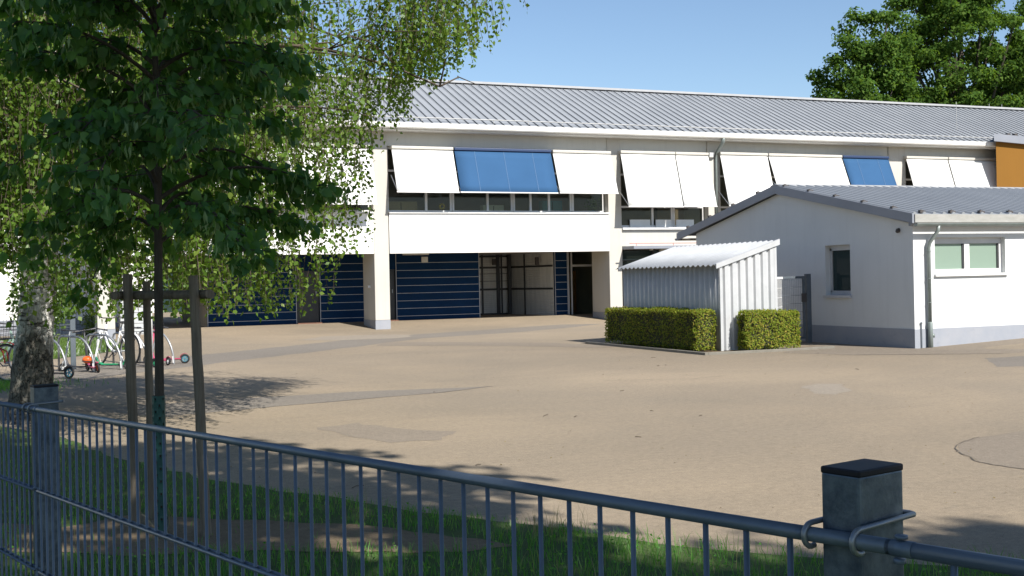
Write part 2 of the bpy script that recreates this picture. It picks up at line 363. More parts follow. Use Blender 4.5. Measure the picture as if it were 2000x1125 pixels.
MT = dict(
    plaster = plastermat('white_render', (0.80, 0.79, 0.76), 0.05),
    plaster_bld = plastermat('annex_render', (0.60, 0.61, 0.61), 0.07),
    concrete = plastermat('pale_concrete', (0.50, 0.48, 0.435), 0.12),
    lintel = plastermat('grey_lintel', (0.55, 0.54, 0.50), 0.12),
    plinth = M('grey_plinth', (0.25, 0.27, 0.31), (0.29, 0.30, 0.33), 2.0, 0.9, bump=0.2, dirt=0.25),
    band = plastermat('white_panel', (0.84, 0.84, 0.82), 0.02),
    roof = M('zinc_roof', (0.225, 0.24, 0.26), (0.26, 0.275, 0.295), 0.7, 0.55, 0.0, spec=0.5, dirt=0.15, rvar=0.08),
    roof_seam = M('seam_shade_and_dirt', (0.075, 0.082, 0.09), (0.10, 0.107, 0.116), 2.0, 0.6),  # shaded side of the seams and their dirt put into one darker colour
    roof_edge = M('grey_sheet_edge', (0.20, 0.215, 0.25), (0.23, 0.245, 0.28), 1.2, 0.55, 0.0),
    ridge = M('ridge_sheet', (0.34, 0.34, 0.34), (0.40, 0.40, 0.39), 2.0, 0.5, 0.1),
    gutter = M('white_gutter', (0.72, 0.71, 0.68), (0.62, 0.61, 0.58), 1.6, 0.5, 0.1, dirt=0.2),
    zinc = M('galvanised_zinc', (0.17, 0.20, 0.19), (0.23, 0.26, 0.25), 6.0, 0.45, 0.3, dirt=0.15),
    fascia_w = M('weathered_fascia', (0.27, 0.265, 0.24), (0.34, 0.33, 0.31), 4.0, 0.7, dirt=0.5, stretch=(1,1,3)),
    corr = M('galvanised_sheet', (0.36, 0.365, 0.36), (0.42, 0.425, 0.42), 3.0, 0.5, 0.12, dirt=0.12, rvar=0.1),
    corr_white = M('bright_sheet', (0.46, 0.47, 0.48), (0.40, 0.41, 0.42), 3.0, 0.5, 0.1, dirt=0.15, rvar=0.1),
    white_metal = M('white_painted_metal', (0.75, 0.75, 0.74), (0.66, 0.66, 0.65), 4.0, 0.4, dirt=0.1),
    frame = M('grey_window_frame', (0.42, 0.42, 0.43), (0.50, 0.50, 0.50), 3.0, 0.4),
    frame_w = M('pale_window_frame', (0.62, 0.61, 0.60), (0.70, 0.69, 0.68), 3.0, 0.4),
    frame_d = M('dark_frame', (0.03, 0.032, 0.035), (0.045, 0.047, 0.05), 3.0, 0.4),
    glass = glassmat('window_glass', (0.02, 0.022, 0.024), 0.93),
    glass_green = glassmat('frosted_glass', (0.20, 0.27, 0.22), 0.02, 0.25),
    glass_dark = glassmat('dark_glass', (0.03, 0.05, 0.05), 0.15, 0.06),
    glass_porch = M('ribbed_glass', (0.66, 0.66, 0.64), (0.50, 0.51, 0.50), 1.4, 0.35, stretch=(6,6,0.6)),
    awn_w = fabricmat('white_awning_cloth', (0.86, 0.86, 0.84), 0.12),
    awn_b = fabricmat('blue_awning_cloth', (0.045, 0.11, 0.225), 0.12),
    seam = M('pale_seam', (0.10, 0.18, 0.31), (0.12, 0.20, 0.33), 3, 0.8),
    awn_box = M('cream_roller_box', (0.50, 0.48, 0.43), (0.45, 0.43, 0.39), 3, 0.5),
    awn_box_b = M('navy_roller_box', (0.02, 0.04, 0.10), (0.02, 0.04, 0.10), 3, 0.5),
    blue = M('blue_cladding', (0.004, 0.024, 0.070), (0.005, 0.029, 0.083), 1.5, 0.7, spec=0.1),
    joint = M('pale_joint', (0.36, 0.38, 0.42), (0.40, 0.42, 0.45), 4, 0.5),
    dark = M('dark_interior', (0.02, 0.02, 0.022), (0.03, 0.028, 0.026), 2, 0.9),
    room = M('classroom_wall', (0.42, 0.33, 0.24), (0.26, 0.22, 0.17), 0.6, 0.9),
    roomfloor = M('classroom_floor', (0.16, 0.12, 0.09), (0.13, 0.10, 0.08), 1.2, 0.7),
    orange = plastermat('orange_render', (0.21, 0.10, 0.018), 0.08),
    orange_in = M('orange_board', (0.50, 0.20, 0.05), (0.42, 0.16, 0.04), 3, 0.8),
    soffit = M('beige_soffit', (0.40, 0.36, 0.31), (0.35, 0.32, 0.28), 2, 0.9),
    steel = M('galvanised_steel', (0.085, 0.115, 0.155), (0.12, 0.155, 0.20), 9.0, 0.45, 0.3, dirt=0.3, rvar=0.12, bump=0.05, bscale=180),
    post = M('spangled_zinc_post', (0.030, 0.048, 0.072), (0.105, 0.135, 0.160), 48.0, 0.42, 0.3, dirt=0.5, rvar=0.14, bump=0.06, bscale=150, stretch=(1,1,0.8)),
    cap = M('black_plastic_cap', (0.006, 0.006, 0.010), (0.010, 0.010, 0.015), 30, 0.6, spec=0.25),
    wire = M('zinc_wire', (0.17, 0.19, 0.215), (0.23, 0.25, 0.27), 20, 0.35, 0.5),
    gate = M('grey_gate_steel', (0.09, 0.11, 0.13), (0.12, 0.14, 0.16), 6, 0.5, 0.2, dirt=0.2),
    wood = M('weathered_stake', (0.13, 0.105, 0.075), (0.25, 0.205, 0.15), 7.0, 0.9, bump=0.7, bscale=40, stretch=(6,6,0.35), dirt=0.4, spec=0.2),
    guard = M('green_trunk_guard', (0.010, 0.055, 0.045), (0.016, 0.075, 0.06), 6, 0.5),
    limebark = M('young_bark', (0.055, 0.045, 0.035), (0.085, 0.072, 0.055), 14.0, 0.9, bump=0.6, bscale=50, stretch=(4,4,0.5), spec=0.2),
    twig = M('brown_twig', (0.06, 0.045, 0.03), (0.09, 0.07, 0.05), 9, 0.85),
    bark = M('grey_bark', (0.05, 0.042, 0.032), (0.08, 0.066, 0.052), 5, 0.9, bump=0.6, bscale=20, stretch=(3,3,0.5)),
    birch = barkmat_birch('birch_bark'),
    limeleaf = leafmat('lime_leaf', (0.040, 0.108, 0.022), (0.064, 0.158, 0.032), (0.105, 0.215, 0.05), 0.48, 0.02, 0.45),
    bract = leafmat('lime_bract', (0.16, 0.26, 0.10), (0.20, 0.31, 0.13), (0.24, 0.34, 0.15), 0.4, 0.02),
    birchleaf = leafmat('birch_leaf', (0.074, 0.140, 0.020), (0.112, 0.195, 0.030), (0.18, 0.245, 0.050), 0.45, 0.012),
    treeleaf = leafmat('maple_leaf', (0.054, 0.108, 0.024), (0.080, 0.150, 0.031), (0.13, 0.20, 0.045), 0.45, 0.0),
    hedgeleaf = leafmat('hedge_leaf', (0.130, 0.180, 0.024), (0.200, 0.250, 0.038), (0.32, 0.26, 0.06), 0.36, 0.0),
    hedgecore = M('hedge_wood', (0.018, 0.022, 0.008), (0.03, 0.03, 0.012), 8, 0.95),
    bushleaf = leafmat('bush_leaf', (0.07, 0.13, 0.02), (0.11, 0.18, 0.03), (0.16, 0.22, 0.05), 0.35, 0.05),
    firleaf = leafmat('conifer_needle', (0.03, 0.06, 0.025), (0.05, 0.085, 0.035), (0.08, 0.10, 0.05), 0.15, 0.05),
    grass = leafmat('grass_blade', (0.060, 0.190, 0.026), (0.095, 0.260, 0.040), (0.18, 0.29, 0.08), 0.42, 0.02),
    dry = leafmat('dry_grass', (0.20, 0.18, 0.08), (0.26, 0.23, 0.12), (0.16, 0.18, 0.07), 0.3, 0.04),
    asphalt = groundmat('tan_asphalt', (0.272, 0.219, 0.156), (0.212, 0.176, 0.132), (0.145, 0.124, 0.098)),
    asphalt_grey = groundmat('grey_asphalt', (0.190, 0.168, 0.142), (0.175, 0.153, 0.128), (0.12, 0.105, 0.09)),
    asphalt_mid = groundmat('patched_asphalt', (0.218, 0.182, 0.142), (0.20, 0.167, 0.13), (0.135, 0.115, 0.093)),
    asphalt_pale = groundmat('pale_asphalt', (0.262, 0.224, 0.178), (0.245, 0.21, 0.168), (0.19, 0.165, 0.13)),
    crack = M('crack_filler', (0.07, 0.06, 0.05), (0.10, 0.085, 0.07), 6, 0.95),
    soil = groundmat('bare_soil', (0.18, 0.135, 0.085), (0.145, 0.11, 0.07), (0.075, 0.058, 0.038), 120),
    turf = groundmat('turf_soil', (0.060, 0.100, 0.030), (0.055, 0.080, 0.025), (0.055, 0.045, 0.025), 90),
    kerb = M('concrete_kerb', (0.15, 0.14, 0.115), (0.19, 0.175, 0.15), 5, 0.9, bump=0.3, dirt=0.4),
    rubber = M('black_rubber', (0.015, 0.015, 0.016), (0.02, 0.02, 0.02), 9, 0.7),
    bike_w = M('white_bike_paint', (0.74, 0.74, 0.73), (0.68, 0.68, 0.67), 9, 0.3),
    bike_r = M('red_bike_paint', (0.40, 0.02, 0.02), (0.34, 0.018, 0.018), 9, 0.3),
    sc_dark = M('charcoal_paint', (0.03, 0.03, 0.035), (0.045, 0.045, 0.05), 9, 0.4),
    sc_green = M('green_plastic', (0.02, 0.28, 0.13), (0.02, 0.24, 0.11), 9, 0.4),
    sc_pink = M('pink_paint', (0.42, 0.06, 0.13), (0.36, 0.05, 0.11), 9, 0.4),
    sc_blue = M('teal_plastic', (0.03, 0.20, 0.28), (0.03, 0.17, 0.24), 9, 0.4),
    helmet = M('orange_plastic', (0.72, 0.13, 0.02), (0.62, 0.11, 0.02), 9, 0.35),
    alu = M('brushed_alloy', (0.26, 0.27, 0.28), (0.32, 0.33, 0.34), 9, 0.4, 0.5),
    lampglass = M('lamp_cover', (0.62, 0.62, 0.58), (0.55, 0.55, 0.5), 9, 0.3),
    clampdark = M('dark_clamp', (0.05, 0.045, 0.045), (0.075, 0.065, 0.06), 12, 0.6, dirt=0.3),
    fringe_pipe = M('red_fringe_rail', (0.55, 0.30, 0.27), (0.5, 0.28, 0.25), 9, 0.5),  # red lens fringe along the thin rail put into its base colour
    cab = M('grey_cabinet', (0.42, 0.44, 0.45), (0.38, 0.40, 0.41), 2, 0.6, dirt=0.15),
)

# blue cladding gets fine horizontal ribs from a wave bump
def rib_bump(m, scale, direction='Z', strength=0.5, dist=0.01):
    nt = m.node_tree; p = [n for n in nt.nodes if n.type == 'BSDF_PRINCIPLED'][0]
    tc = N(nt, 'ShaderNodeTexCoord'); w = N(nt, 'ShaderNodeTexWave'); w.bands_direction = direction
    w.inputs['Scale'].default_value = scale
    nt.links.new(tc.outputs['Object'], w.inputs['Vector'])
    b = N(nt, 'ShaderNodeBump'); b.inputs['Strength'].default_value = strength; b.inputs['Distance'].default_value = dist
    nt.links.new(w.outputs['Fac'], b.inputs['Height']); nt.links.new(b.outputs['Normal'], p.inputs['Normal'])
rib_bump(MT['blue'], 6.5, 'Z', 0.8, 0.012)
rib_bump(MT['glass_porch'], 4.0, 'Z', 0.5, 0.02)

# ------------------------------------------------------------------ axes
# u (x) runs along the school front to the right, v (y) away into the picture, z up.
RV = Vector((0.92254, -0.38591, 0)); FV = Vector((0.38591, 0.92254, 0))   # picture-right and view direction on the ground
EYE = 1.62

def gz(u, v):
    z = 0.0
    if v > 38.4 and u > 2.0: z = max(z, 0.2 * min(1.0, (v - 38.4) / 2.6))
    if u > 17.2 and v < 30: z += 0.036 * min(4.0, u - 17.2) * min(1.0, max(0.0, (v - 12.0) / 6.0))
    return z

# ------------------------------------------------------------------ the ground
def make_ground():
    us = sorted(set([-1500, -600, -250, -120, -60, -40] + list(range(-30, 66, 2)) + [2.0, 2.05] + [17.2, 19.2, 21.2] + [70, 90, 130, 250, 600, 1500]))
    vs = sorted(set([-1200, -500, -200, -90, -40] + list(range(-30, 38, 2)) + [38.4, 39.0, 41.0, 44, 48, 52, 60, 70, 90, 130, 220, 500, 1500]))
    V = [(u, v, gz(u, v)) for v in vs for u in us]; n = len(us)
    F = [(j*n+i, j*n+i+1, (j+1)*n+i+1, (j+1)*n+i) for j in range(len(vs)-1) for i in range(n-1)]
    o = mesh_np('school_yard', V, F, MT['asphalt']); tag(o, kind='structure')
make_ground()

def sheet(name, pts, mat, dz=0.004, jag=0.05, step=0.4):
    P = []
    n = len(pts)
    for i in range(n):
        a = Vector(pts[i] + (0,)); b = Vector(pts[(i+1) % n] + (0,))
        k = max(1, int((b - a).length / step)); nn = (b - a).normalized().cross(Vector((0,0,1)))
        for t in range(k):
            q = a.lerp(b, t / k) + nn * (rnd.uniform(-jag, jag) if t else 0)
            P.append((q.x, q.y, gz(q.x, q.y) + dz))
    me = bpy.data.meshes.new(name); me.from_pydata(P, [], [tuple(range(len(P)))]); me.update()
    if me.polygons[0].normal.z < 0: me.flip_normals()
    o = link(name, me, mat, None); tag(o, kind='structure'); return o

sheet('asphalt_strip', [(0.2,21.4),(2.56,23.72),(4.21,25.38),(8.0,29.0),(10.4,31.6),(13.67,32.9),(16.2,34.4),(18.6,36.5),(17.4,37.2),(13.0,35.0),(9.6,33.6),(6.6,30.6),(4.2,28.4),(1.6,26.0),(-1.5,23.6)], MT['asphalt_grey'], 0.0015, 0.06)
sheet('asphalt_band', [(9.0,30.3),(10.2,29.3),(12.2,27.0),(12.7,25.4),(12.75,24.2),(12.2,24.2),(10.9,26.4),(9.6,27.7),(8.3,28.8)], MT['asphalt_mid'], 0.0030, 0.05)
sheet('asphalt_wedge', [(1.6,15.2),(3.0,15.55),(5.6,16.1),(6.6,16.6),(4.5,17.0),(2.3,16.9),(0.6,16.6)], MT['asphalt_grey'], 0.0015, 0.04)
sheet('pale_patch', [(7.2,33.4),(8.6,35.2),(10.2,34.9),(10.9,34.0),(10.6,33.0),(9.8,32.2),(8.2,32.3)], MT['asphalt_pale'], 0.0030, 0.10)
sheet('worn_patch', [(3.05,13.04),(3.58,13.25),(3.75,12.6),(4.3,11.9),(3.92,11.3),(3.4,11.4),(3.15,12.2)], MT['asphalt_mid'], 0.0015, 0.09, 0.2)
sheet('light_patch', [(10.3,13.95),(10.7,14.15),(11.0,13.9),(10.5,13.1),(9.95,12.75),(9.8,13.0)], MT['asphalt_pale'], 0.0015, 0.07, 0.2)
CR = [(7.66,8.14),(8.0,8.5),(8.5,8.75),(9.4,8.9),(9.6,8.0),(8.2,7.1),(7.44,7.17),(7.4,7.6)]
sheet('repair_patch', CR, MT['asphalt_mid'], 0.0015, 0.04, 0.2)
sheet('annex_strip', [(14.3,20.0),(15.9,21.4),(17.1,21.8),(17.1,19.3),(21.5,19.2),(26,19.2),(26,16.6),(19.5,16.6),(17.2,17.2),(15.0,18.6)], MT['asphalt_mid'], 0.0030, 0.06)
sheet('side_strip', [(14.9,14.9),(16.2,16.5),(19.5,16.2),(26,15.6),(26,13.4),(17,13.9)], MT['asphalt_grey'], 0.0015, 0.05)
mb = MB()
def crackline(pts, w):
    for a, b in zip(pts, pts[1:]):
        a = Vector(a + (0.0045,)); b = Vector(b + (0.0045,)); n = (b - a).normalized().cross(Vector((0,0,1)))
        k = 6; prev = None
        for t in range(k + 1):
            q = a.lerp(b, t / k) + n * rnd.uniform(-0.02, 0.02); ww = n * w * rnd.uniform(0.4, 1.0)
            if prev: mb.poly([prev[0], prev[1], q + ww, q - ww])
            prev = (q - ww, q + ww)
crackline(CR[5:] + CR[:3], 0.008)
crackline([(2.4,15.3),(3.0,15.55),(5.6,16.1),(6.6,16.6)], 0.010)
crackline([(14.2,18.9),(15.0,18.6),(17.2,17.2),(19.5,16.6)], 0.012)
crackline([(8.4,16.5),(9.6,15.9),(10.4,16.1)], 0.007)
tag(mb.build('asphalt_cracks', MT['crack']), kind='structure')

# verge by the fence: soil sheet, turf sheet, bare patch, blades
VERGE = [(-9,18.4),(-3.0,17.2),(-0.4,15.6),(0.29,13.9),(0.9,11.5),(1.46,9.95),(2.01,8.95),(2.39,8.2),(2.75,7.6),(3.1,7.05),(3.4,6.5),(3.95,5.7),(4.5,5.15),(5.2,4.6),(7.5,2.4),(12,-1.5),(12,-9),(-14,-9),(-14,18.4)]
sheet('verge', VERGE, MT['turf'], 0.006, 0.06, 0.25)
BARE = [(-0.2,8.9),(0.23,8.5),(0.75,8.75),(1.14,8.35),(1.6,8.0),(1.9,7.75),(2.41,7.12),(2.75,6.55),(2.4,6.55),(1.98,6.8),(1.3,7.2),(0.57,7.4),(-0.1,7.9)]
sheet('bare_earth', BARE, MT['soil'], 0.010, 0.05, 0.15)
STREET = [(-14,-9.2),(12,-9.2),(30,-20),(30,-60),(-60,-60),(-60,-9.2)]

def inside(P, poly):
    x = P[:, 0]; y = P[:, 1]; r = np.zeros(len(P), bool); n = len(poly)
    for i in range(n):
        x1, y1 = poly[i]; x2, y2 = poly[(i+1) % n]
        c = ((y1 > y) != (y2 > y)) & (x < (x2 - x1) * (y - y1) / (y2 - y1 + 1e-12) + x1)
        r ^= c
    return r

def vnoise(P, s, seed=0):
    """smooth lattice noise, 0..1, on the last axis of a point array (2d)"""
    q = P[:, :2] * s + 37.1 * seed; i = np.floor(q).astype(int); f = q - i; f = f * f * (3 - 2 * f)
    def h(a, b): return np.abs(np.sin(a * 127.1 + b * 311.7 + seed * 17.3) * 43758.5453) % 1.0
    a = h(i[:,0], i[:,1]); b = h(i[:,0]+1, i[:,1]); c = h(i[:,0], i[:,1]+1); d = h(i[:,0]+1, i[:,1]+1)
    return (a*(1-f[:,0]) + b*f[:,0])*(1-f[:,1]) + (c*(1-f[:,0]) + d*f[:,0])*f[:,1]

def blades(name, P, H, W, mat, lean=0.5):
    n = len(P); a = rng.uniform(0, 2*pi, n); s = np.stack([np.cos(a), np.sin(a), np.zeros(n)], 1)
    b = rng.uniform(0, 2*pi, n); l = np.stack([np.cos(b), np.sin(b), np.zeros(n)], 1) * (lean * H * rng.uniform(0.1, 1, n))[:, None]
    W = np.broadcast_to(W, (n,))[:, None]; Hz = np.stack([np.zeros(n), np.zeros(n), H], 1)
    V = np.stack([P - s*W/2, P + s*W/2, P + s*W*0.35 + Hz*0.55 + l*0.35, P - s*W*0.35 + Hz*0.55 + l*0.35, P + Hz*0.95 + l], 1)
    F4 = np.arange(n)[:, None]*5
    F = np.concatenate([F4 + np.array([[0,1,2]]), F4 + np.array([[0,2,3]]), F4 + np.array([[3,2,4]])], 0)
    return mesh_np(name, V.reshape(-1,3), F, mat)

def make_grass():
    n = 150000
    P = np.stack([rng.uniform(-4, 7.5, n), rng.uniform(2.0, 17, n), np.full(n, 0.006)], 1)
    keep = inside(P, VERGE)
    # the middle of the earth patch stays bare, with a ragged rim
    B = np.array(BARE); cpt = np.array([1.25, 7.62])
    Q = P.copy(); d = P[:, :2] - cpt; sc = 0.84 + 0.34 * vnoise(P, 5.0, 3); Q[:, :2] = cpt + d * sc[:, None]
    bare = inside(Q, BARE); keep &= (~bare) | (rng.uniform(0, 1, n) < 0.03)
    thin = vnoise(P, 1.6, 1) * 0.6 + vnoise(P, 5.0, 2) * 0.4
    far = np.clip((P[:, 1] - 9.0) / 4.0, 0, 1)
    keep &= rng.uniform(0, 1, n) < np.clip(0.3 + 1.2 * thin - 0.75 * far, 0.04, 1)
    P = P[keep]; n = len(P)
    near = np.clip((9.5 - P[:, 1]) / 3.0, 0, 1)
    H = (0.035 + 0.075 * near * vnoise(P, 2.2, 5) + 0.02*near) * rng.uniform(0.55, 1.35, n)
    o = blades('grass', P, H, rng.uniform(0.003, 0.006, n), MT['grass'], 0.7); tag(o, kind='stuff')
    # ragged taller stems along the rim and near the fence
    n = 1500
    P = np.stack([rng.uniform(0, 5.5, n), rng.uniform(3.5, 9.5, n), np.full(n, 0.006)], 1)
    P = P[inside(P, VERGE) & (vnoise(P, 1.4, 9) > 0.55)]
    c = np.array([3.05, 6.75, 0.006]); T = c + rng.normal(0, 1, (90, 3)) * np.array([0.13, 0.10, 0])
    P = np.concatenate([P, T]); n = len(P)
    o = blades('tall_grass', P, rng.uniform(0.10, 0.21, n), rng.uniform(0.002, 0.004, n), MT['dry'], 0.6); tag(o, kind='stuff')
    # little clover leaves in the turf, lighter specks
    n = 4200
    P = np.stack([rng.uniform(-1.0, 5.5, n), rng.uniform(3.5, 9.0, n), rng.uniform(0.02, 0.07, n)], 1)
    P = P[inside(P, VERGE) & ~inside(P, BARE)]; n = len(P)
    a = rng.uniform(0, 2*pi, n); D = np.stack([np.cos(a), np.sin(a), rng.uniform(-0.2, 0.5, n)], 1)
    V, F = leaf_geo(P, D, np.full(n, 0.022), np.full(n, 0.016), 0.1)
    tag(mesh_np('clover', V, F, MT['grass']), kind='stuff')

def unit(A): return A / np.maximum(np.linalg.norm(A, axis=1, keepdims=True), 1e-9)

def leaf_geo(P, D, L, W, fold=0.2, heart=False, S=None):
    n = len(P); D = unit(D)
    if S is None: S = rng.normal(0, 1, (n, 3))
    S = unit(S - D * np.sum(S * D, 1, keepdims=True)); NN = np.cross(D, S)
    L = np.asarray(L)[:, None]; W = np.asarray(W)[:, None]
    if not heart:
        V = np.stack([P, P + D*L*0.42 + S*W/2 + NN*W*fold, P + D*L, P + D*L*0.42 - S*W/2 + NN*W*fold], 1)
        F = np.arange(n)[:, None]*4 + np.array([[0,1,2,3]])
    else:
        V = np.stack([P, P + D*L*0.10 + S*W*0.45 + NN*W*fold, P + D*L*0.58 + S*W*0.40 + NN*W*fold*0.8,
                      P + D*L - NN*L*0.12, P + D*L*0.58 - S*W*0.40 + NN*W*fold*0.8, P + D*L*0.10 - S*W*0.45 + NN*W*fold], 1)
        b = np.arange(n)[:, None]*6
        F = np.concatenate([b + np.array([[0,1,2,3]]), b + np.array([[0,3,4,5]])], 0)
    return V.reshape(-1, 3), F
make_grass()

def litter():
    n = 1100; d = rng.uniform(5, 40, n) ** 1.0; a = rng.uniform(-0.47, 0.47, n)
    P = np.stack([FV.x*d + RV.x*np.tan(a)*d, FV.y*d + RV.y*np.tan(a)*d, np.full(n, 0.006)], 1)
    P = P[(P[:,1] < 38) & ~inside(P, VERGE) & ~((P[:,0] > 12.5) & (P[:,1] > 19))]; P = P[vnoise(P, 0.45, 4) > 0.42]; n = len(P)
    aa = rng.uniform(0, 2*pi, n); D = np.stack([np.cos(aa), np.sin(aa), rng.uniform(0.0, 0.35, n)], 1); S = np.stack([-np.sin(aa), np.cos(aa), rng.normal(0, 0.25, n)], 1)
    V, F = leaf_geo(P, D, rng.uniform(0.015, 0.036, n), rng.uniform(0.007, 0.02, n), 0.15, False, S)
    tag(mesh_np('leaf_litter', V, F, leafmat('dead_leaf', (0.10, 0.075, 0.035), (0.16, 0.12, 0.06), (0.24, 0.20, 0.12), 0.15, 0.0)), kind='stuff')
    mb = MB()
    for i in range(16):
        d = rnd.uniform(8, 24); a = rnd.uniform(-0.3, 0.4); q = FV*d + RV*(math.tan(a)*d)
        if not inside(np.array([[q.x, q.y]]), VERGE)[0]:
            e = rnd.uniform(0, 6.3); v = Vector((math.cos(e), math.sin(e), 0))*rnd.uniform(0.05, 0.16); q.z = 0.009
            mb.tube([q, q+v*.5+Vector((rnd.gauss(0,.01), rnd.gauss(0,.01), .004)), q+v], 0.0035, 4)
    tag(mb.build('twig_litter', MT['twig']), kind='stuff')
litter()

# ------------------------------------------------------------------ trees
def curve3(p0, p1, p2, n):
    return [tuple((Vector(p0)*(1-t)**2 + Vector(p1)*2*t*(1-t) + Vector(p2)*t*t)) for t in [i/(n-1) for i in range(n)]]

def make_lime():
    base = Vector((0.82, 7.95, 0))
    t = empty('lime_tree', base, 0, 'young dark-leaved lime tree staked between three weathered posts beside the fence', 'tree')
    mb = MB()
    path = [(0.82,7.95,-0.05),(0.825,7.95,0.8),(0.835,7.955,1.7),(0.85,7.96,2.5),(0.84,7.95,3.4),(0.86,7.97,4.6),(0.86,7.96,5.6)]
    mb.tube(path, [0.033,0.030,0.028,0.024,0.018,0.011,0.004], 10)
    mb.build('trunk', MT['limebark'], t, smooth=True)
    br = MB(); LPp = []; LDd = []; LSs = []; BP = []
    nb = 66
    for i in range(nb):
        z0 = 1.90 + 3.3 * (i / nb) ** 0.95
        a = i*2.399 + rnd.uniform(-0.4, 0.4)
        R = (0.95 if z0 < 3.5 else 0.95 - 0.26*(z0 - 3.5)) * rnd.uniform(0.55, 1.18)
        d = Vector((math.cos(a), math.sin(a), 0)); side = Vector((-d.y, d.x, 0))
        p0 = Vector((0.84, 7.955, z0)); p1 = p0 + d*R*0.5 + Vector((0,0,rnd.uniform(0.30,0.55))); p2 = p0 + d*R + Vector((0,0,rnd.uniform(-0.10,0.35) - (0.22 if z0 < 2.5 else 0)))
        pts = curve3(p0, p1, p2, 9); br.tube(pts, [0.013*(1-k/9)+0.0025 for k in range(9)], 5)
        stems = [(Vector(pts[k]), (Vector(pts[k])-Vector(pts[k-1])).normalized(), 0.0) for k in range(3, 9)]
        for k in range(2, 9):
            for s in (-1, 1):
                if rnd.random() < 0.25: continue
                q = Vector(pts[k]); L = rnd.uniform(0.16, 0.46)*(1.15 - 0.07*k)
                e = (d*rnd.uniform(0.3, 1.0) + side*s*rnd.uniform(0.4, 1.0) + Vector((0,0,rnd.uniform(-0.45, 0.25)))).normalized()
                w = [q + e*L*t - Vector((0,0,0.12*L*t*t)) for t in (0, .25, .5, .75, 1.0)]
                br.tube(w, [0.0045,0.004,0.003,0.0025,0.002], 3, False)
                for m in range(1, 5): stems.append((w[m], e, 1.0))
                if L > 0.25: stems += [(w[2].lerp(w[3],.5), e, 1.0), (w[3].lerp(w[4],.5), e, 1.0)]
        for (q, e, f) in stems:
            for c in range(4 if f else 3):
                o = Vector((rnd.gauss(0,.045), rnd.gauss(0,.045), rnd.gauss(-.02,.035)))
                LPp.append(tuple(q+o)); LDd.append(tuple(e*0.55 + Vector((rnd.gauss(0,.35), rnd.gauss(0,.35), -0.85 + rnd.gauss(0,.25)))))
                LSs.append((rnd.gauss(0,1), rnd.gauss(0,1), rnd.gauss(0,.25)))
            if rnd.random() < 0.75:
                for c in range(rnd.randint(1, 4)): BP.append(tuple(q + Vector((rnd.gauss(0,.03), rnd.gauss(0,.03), -0.03))))
    br.build('branches', MT['limebark'], t)
    P = np.array(LPp); D = np.array(LDd); S = np.array(LSs); n = len(P)
    L = rng.uniform(0.042, 0.088, n)
    V, F = leaf_geo(P, D, L, L*rng.uniform(0.78, 1.0, n), 0.12, True, S)
    mesh_np('crown', V, F, MT['limeleaf'], t)
    Q = np.array(BP); n = len(Q); D = rng.normal(0, 0.30, (n, 3)); D[:, 2] -= 1.0
    V, F = leaf_geo(Q, D, rng.uniform(0.06, 0.11, n), rng.uniform(0.013, 0.021, n), 0.3)
    mesh_np('bracts', V, F, MT['bract'], t)
    print('lime', len(P), n)
make_lime()

def make_stakes():
    t = empty('tree_support', (0.78, 8.05, 0), 0, 'weathered three-post timber tree stake frame with crossbars round the young lime', 'tree stake')
    posts = [((0.69,8.22),(0.665,8.235),1.70,0.034),((1.08,7.75),(1.035,7.80),1.68,0.034),((0.825,8.53),(0.815,8.54),1.65,0.028)]
    for (a, b, h, r) in posts:
        mb = MB()
        m = 14; pts = []; R = []
        for k in range(m + 1):
            s = k / m; pts.append((a[0]+(b[0]-a[0])*s + rnd.uniform(-.002,.002), a[1]+(b[1]-a[1])*s + rnd.uniform(-.002,.002), -0.1 + (h+0.1)*s)); R.append(r*(1.0-0.06*s)*rnd.uniform(0.97,1.03))
        pts.append((pts[-1][0], pts[-1][1], h+0.006)); R.append(r*0.86)
        mb.tube(pts, R, 14)
        mb.build('stake', MT['wood'], t, smooth=False)
    tops = [Vector((p[1][0], p[1][1], 1.56)) for p in posts]
    def cross(i, j, off, z):
        a = tops[i].copy(); b = tops[j].copy(); a.z = b.z = z; d = (b-a).normalized()
        n = Vector((d.y, -d.x, 0)) * off
        MB().tube([a - d*0.10 + n, a.lerp(b,.5) + n, b + d*0.10 + n], 0.028, 10).build('crossbar', MT['wood'], t)
    cross(0, 1, -0.060, 1.560); cross(0, 2, -0.054, 1.565); cross(1, 2, 0.060, 1.565)
make_stakes()

def make_guard():
    t = empty('trunk_guard', (0.82, 7.95, 0), 0, 'dark green perforated plastic sleeve round the lime trunk foot', 'tree guard')
    mb = MB(); n = 10; rows = 22; r = 0.042; H = 0.9
    for j in range(rows):
        z0 = 0.01 + H*j/rows; z1 = 0.01 + H*(j+1)/rows
        for k in range(n):
            a0 = 2*pi*k/n; a1 = 2*pi*(k+1)/n
            def pt(a, z): return (0.82 + r*math.cos(a), 7.95 + r*math.sin(a), z)
            zm = (z1 - z0)
            if (j + k) % 2 == 0:
                mb.poly([pt(a0,z0), pt(a1,z0), pt(a1,z1), pt(a0,z1)])
            else:   # frame round a slot
                b0 = a0 + (a1-a0)*.28; b1 = a0 + (a1-a0)*.72; y0 = z0 + zm*.3; y1 = z0 + zm*.7
                mb.poly([pt(a0,z0),pt(a1,z0),pt(b1,y0),pt(b0,y0)]); mb.poly([pt(a1,z0),pt(a1,z1),pt(b1,y1),pt(b1,y0)])
                mb.poly([pt(a1,z1),pt(a0,z1),pt(b0,y1),pt(b1,y1)]); mb.poly([pt(a0,z1),pt(a0,z0),pt(b0,y0),pt(b0,y1)])
    o = mb.build('sleeve', MT['guard'], t)
    s = o.modifiers.new('solid', 'SOLIDIFY'); s.thickness = 0.003
make_guard()

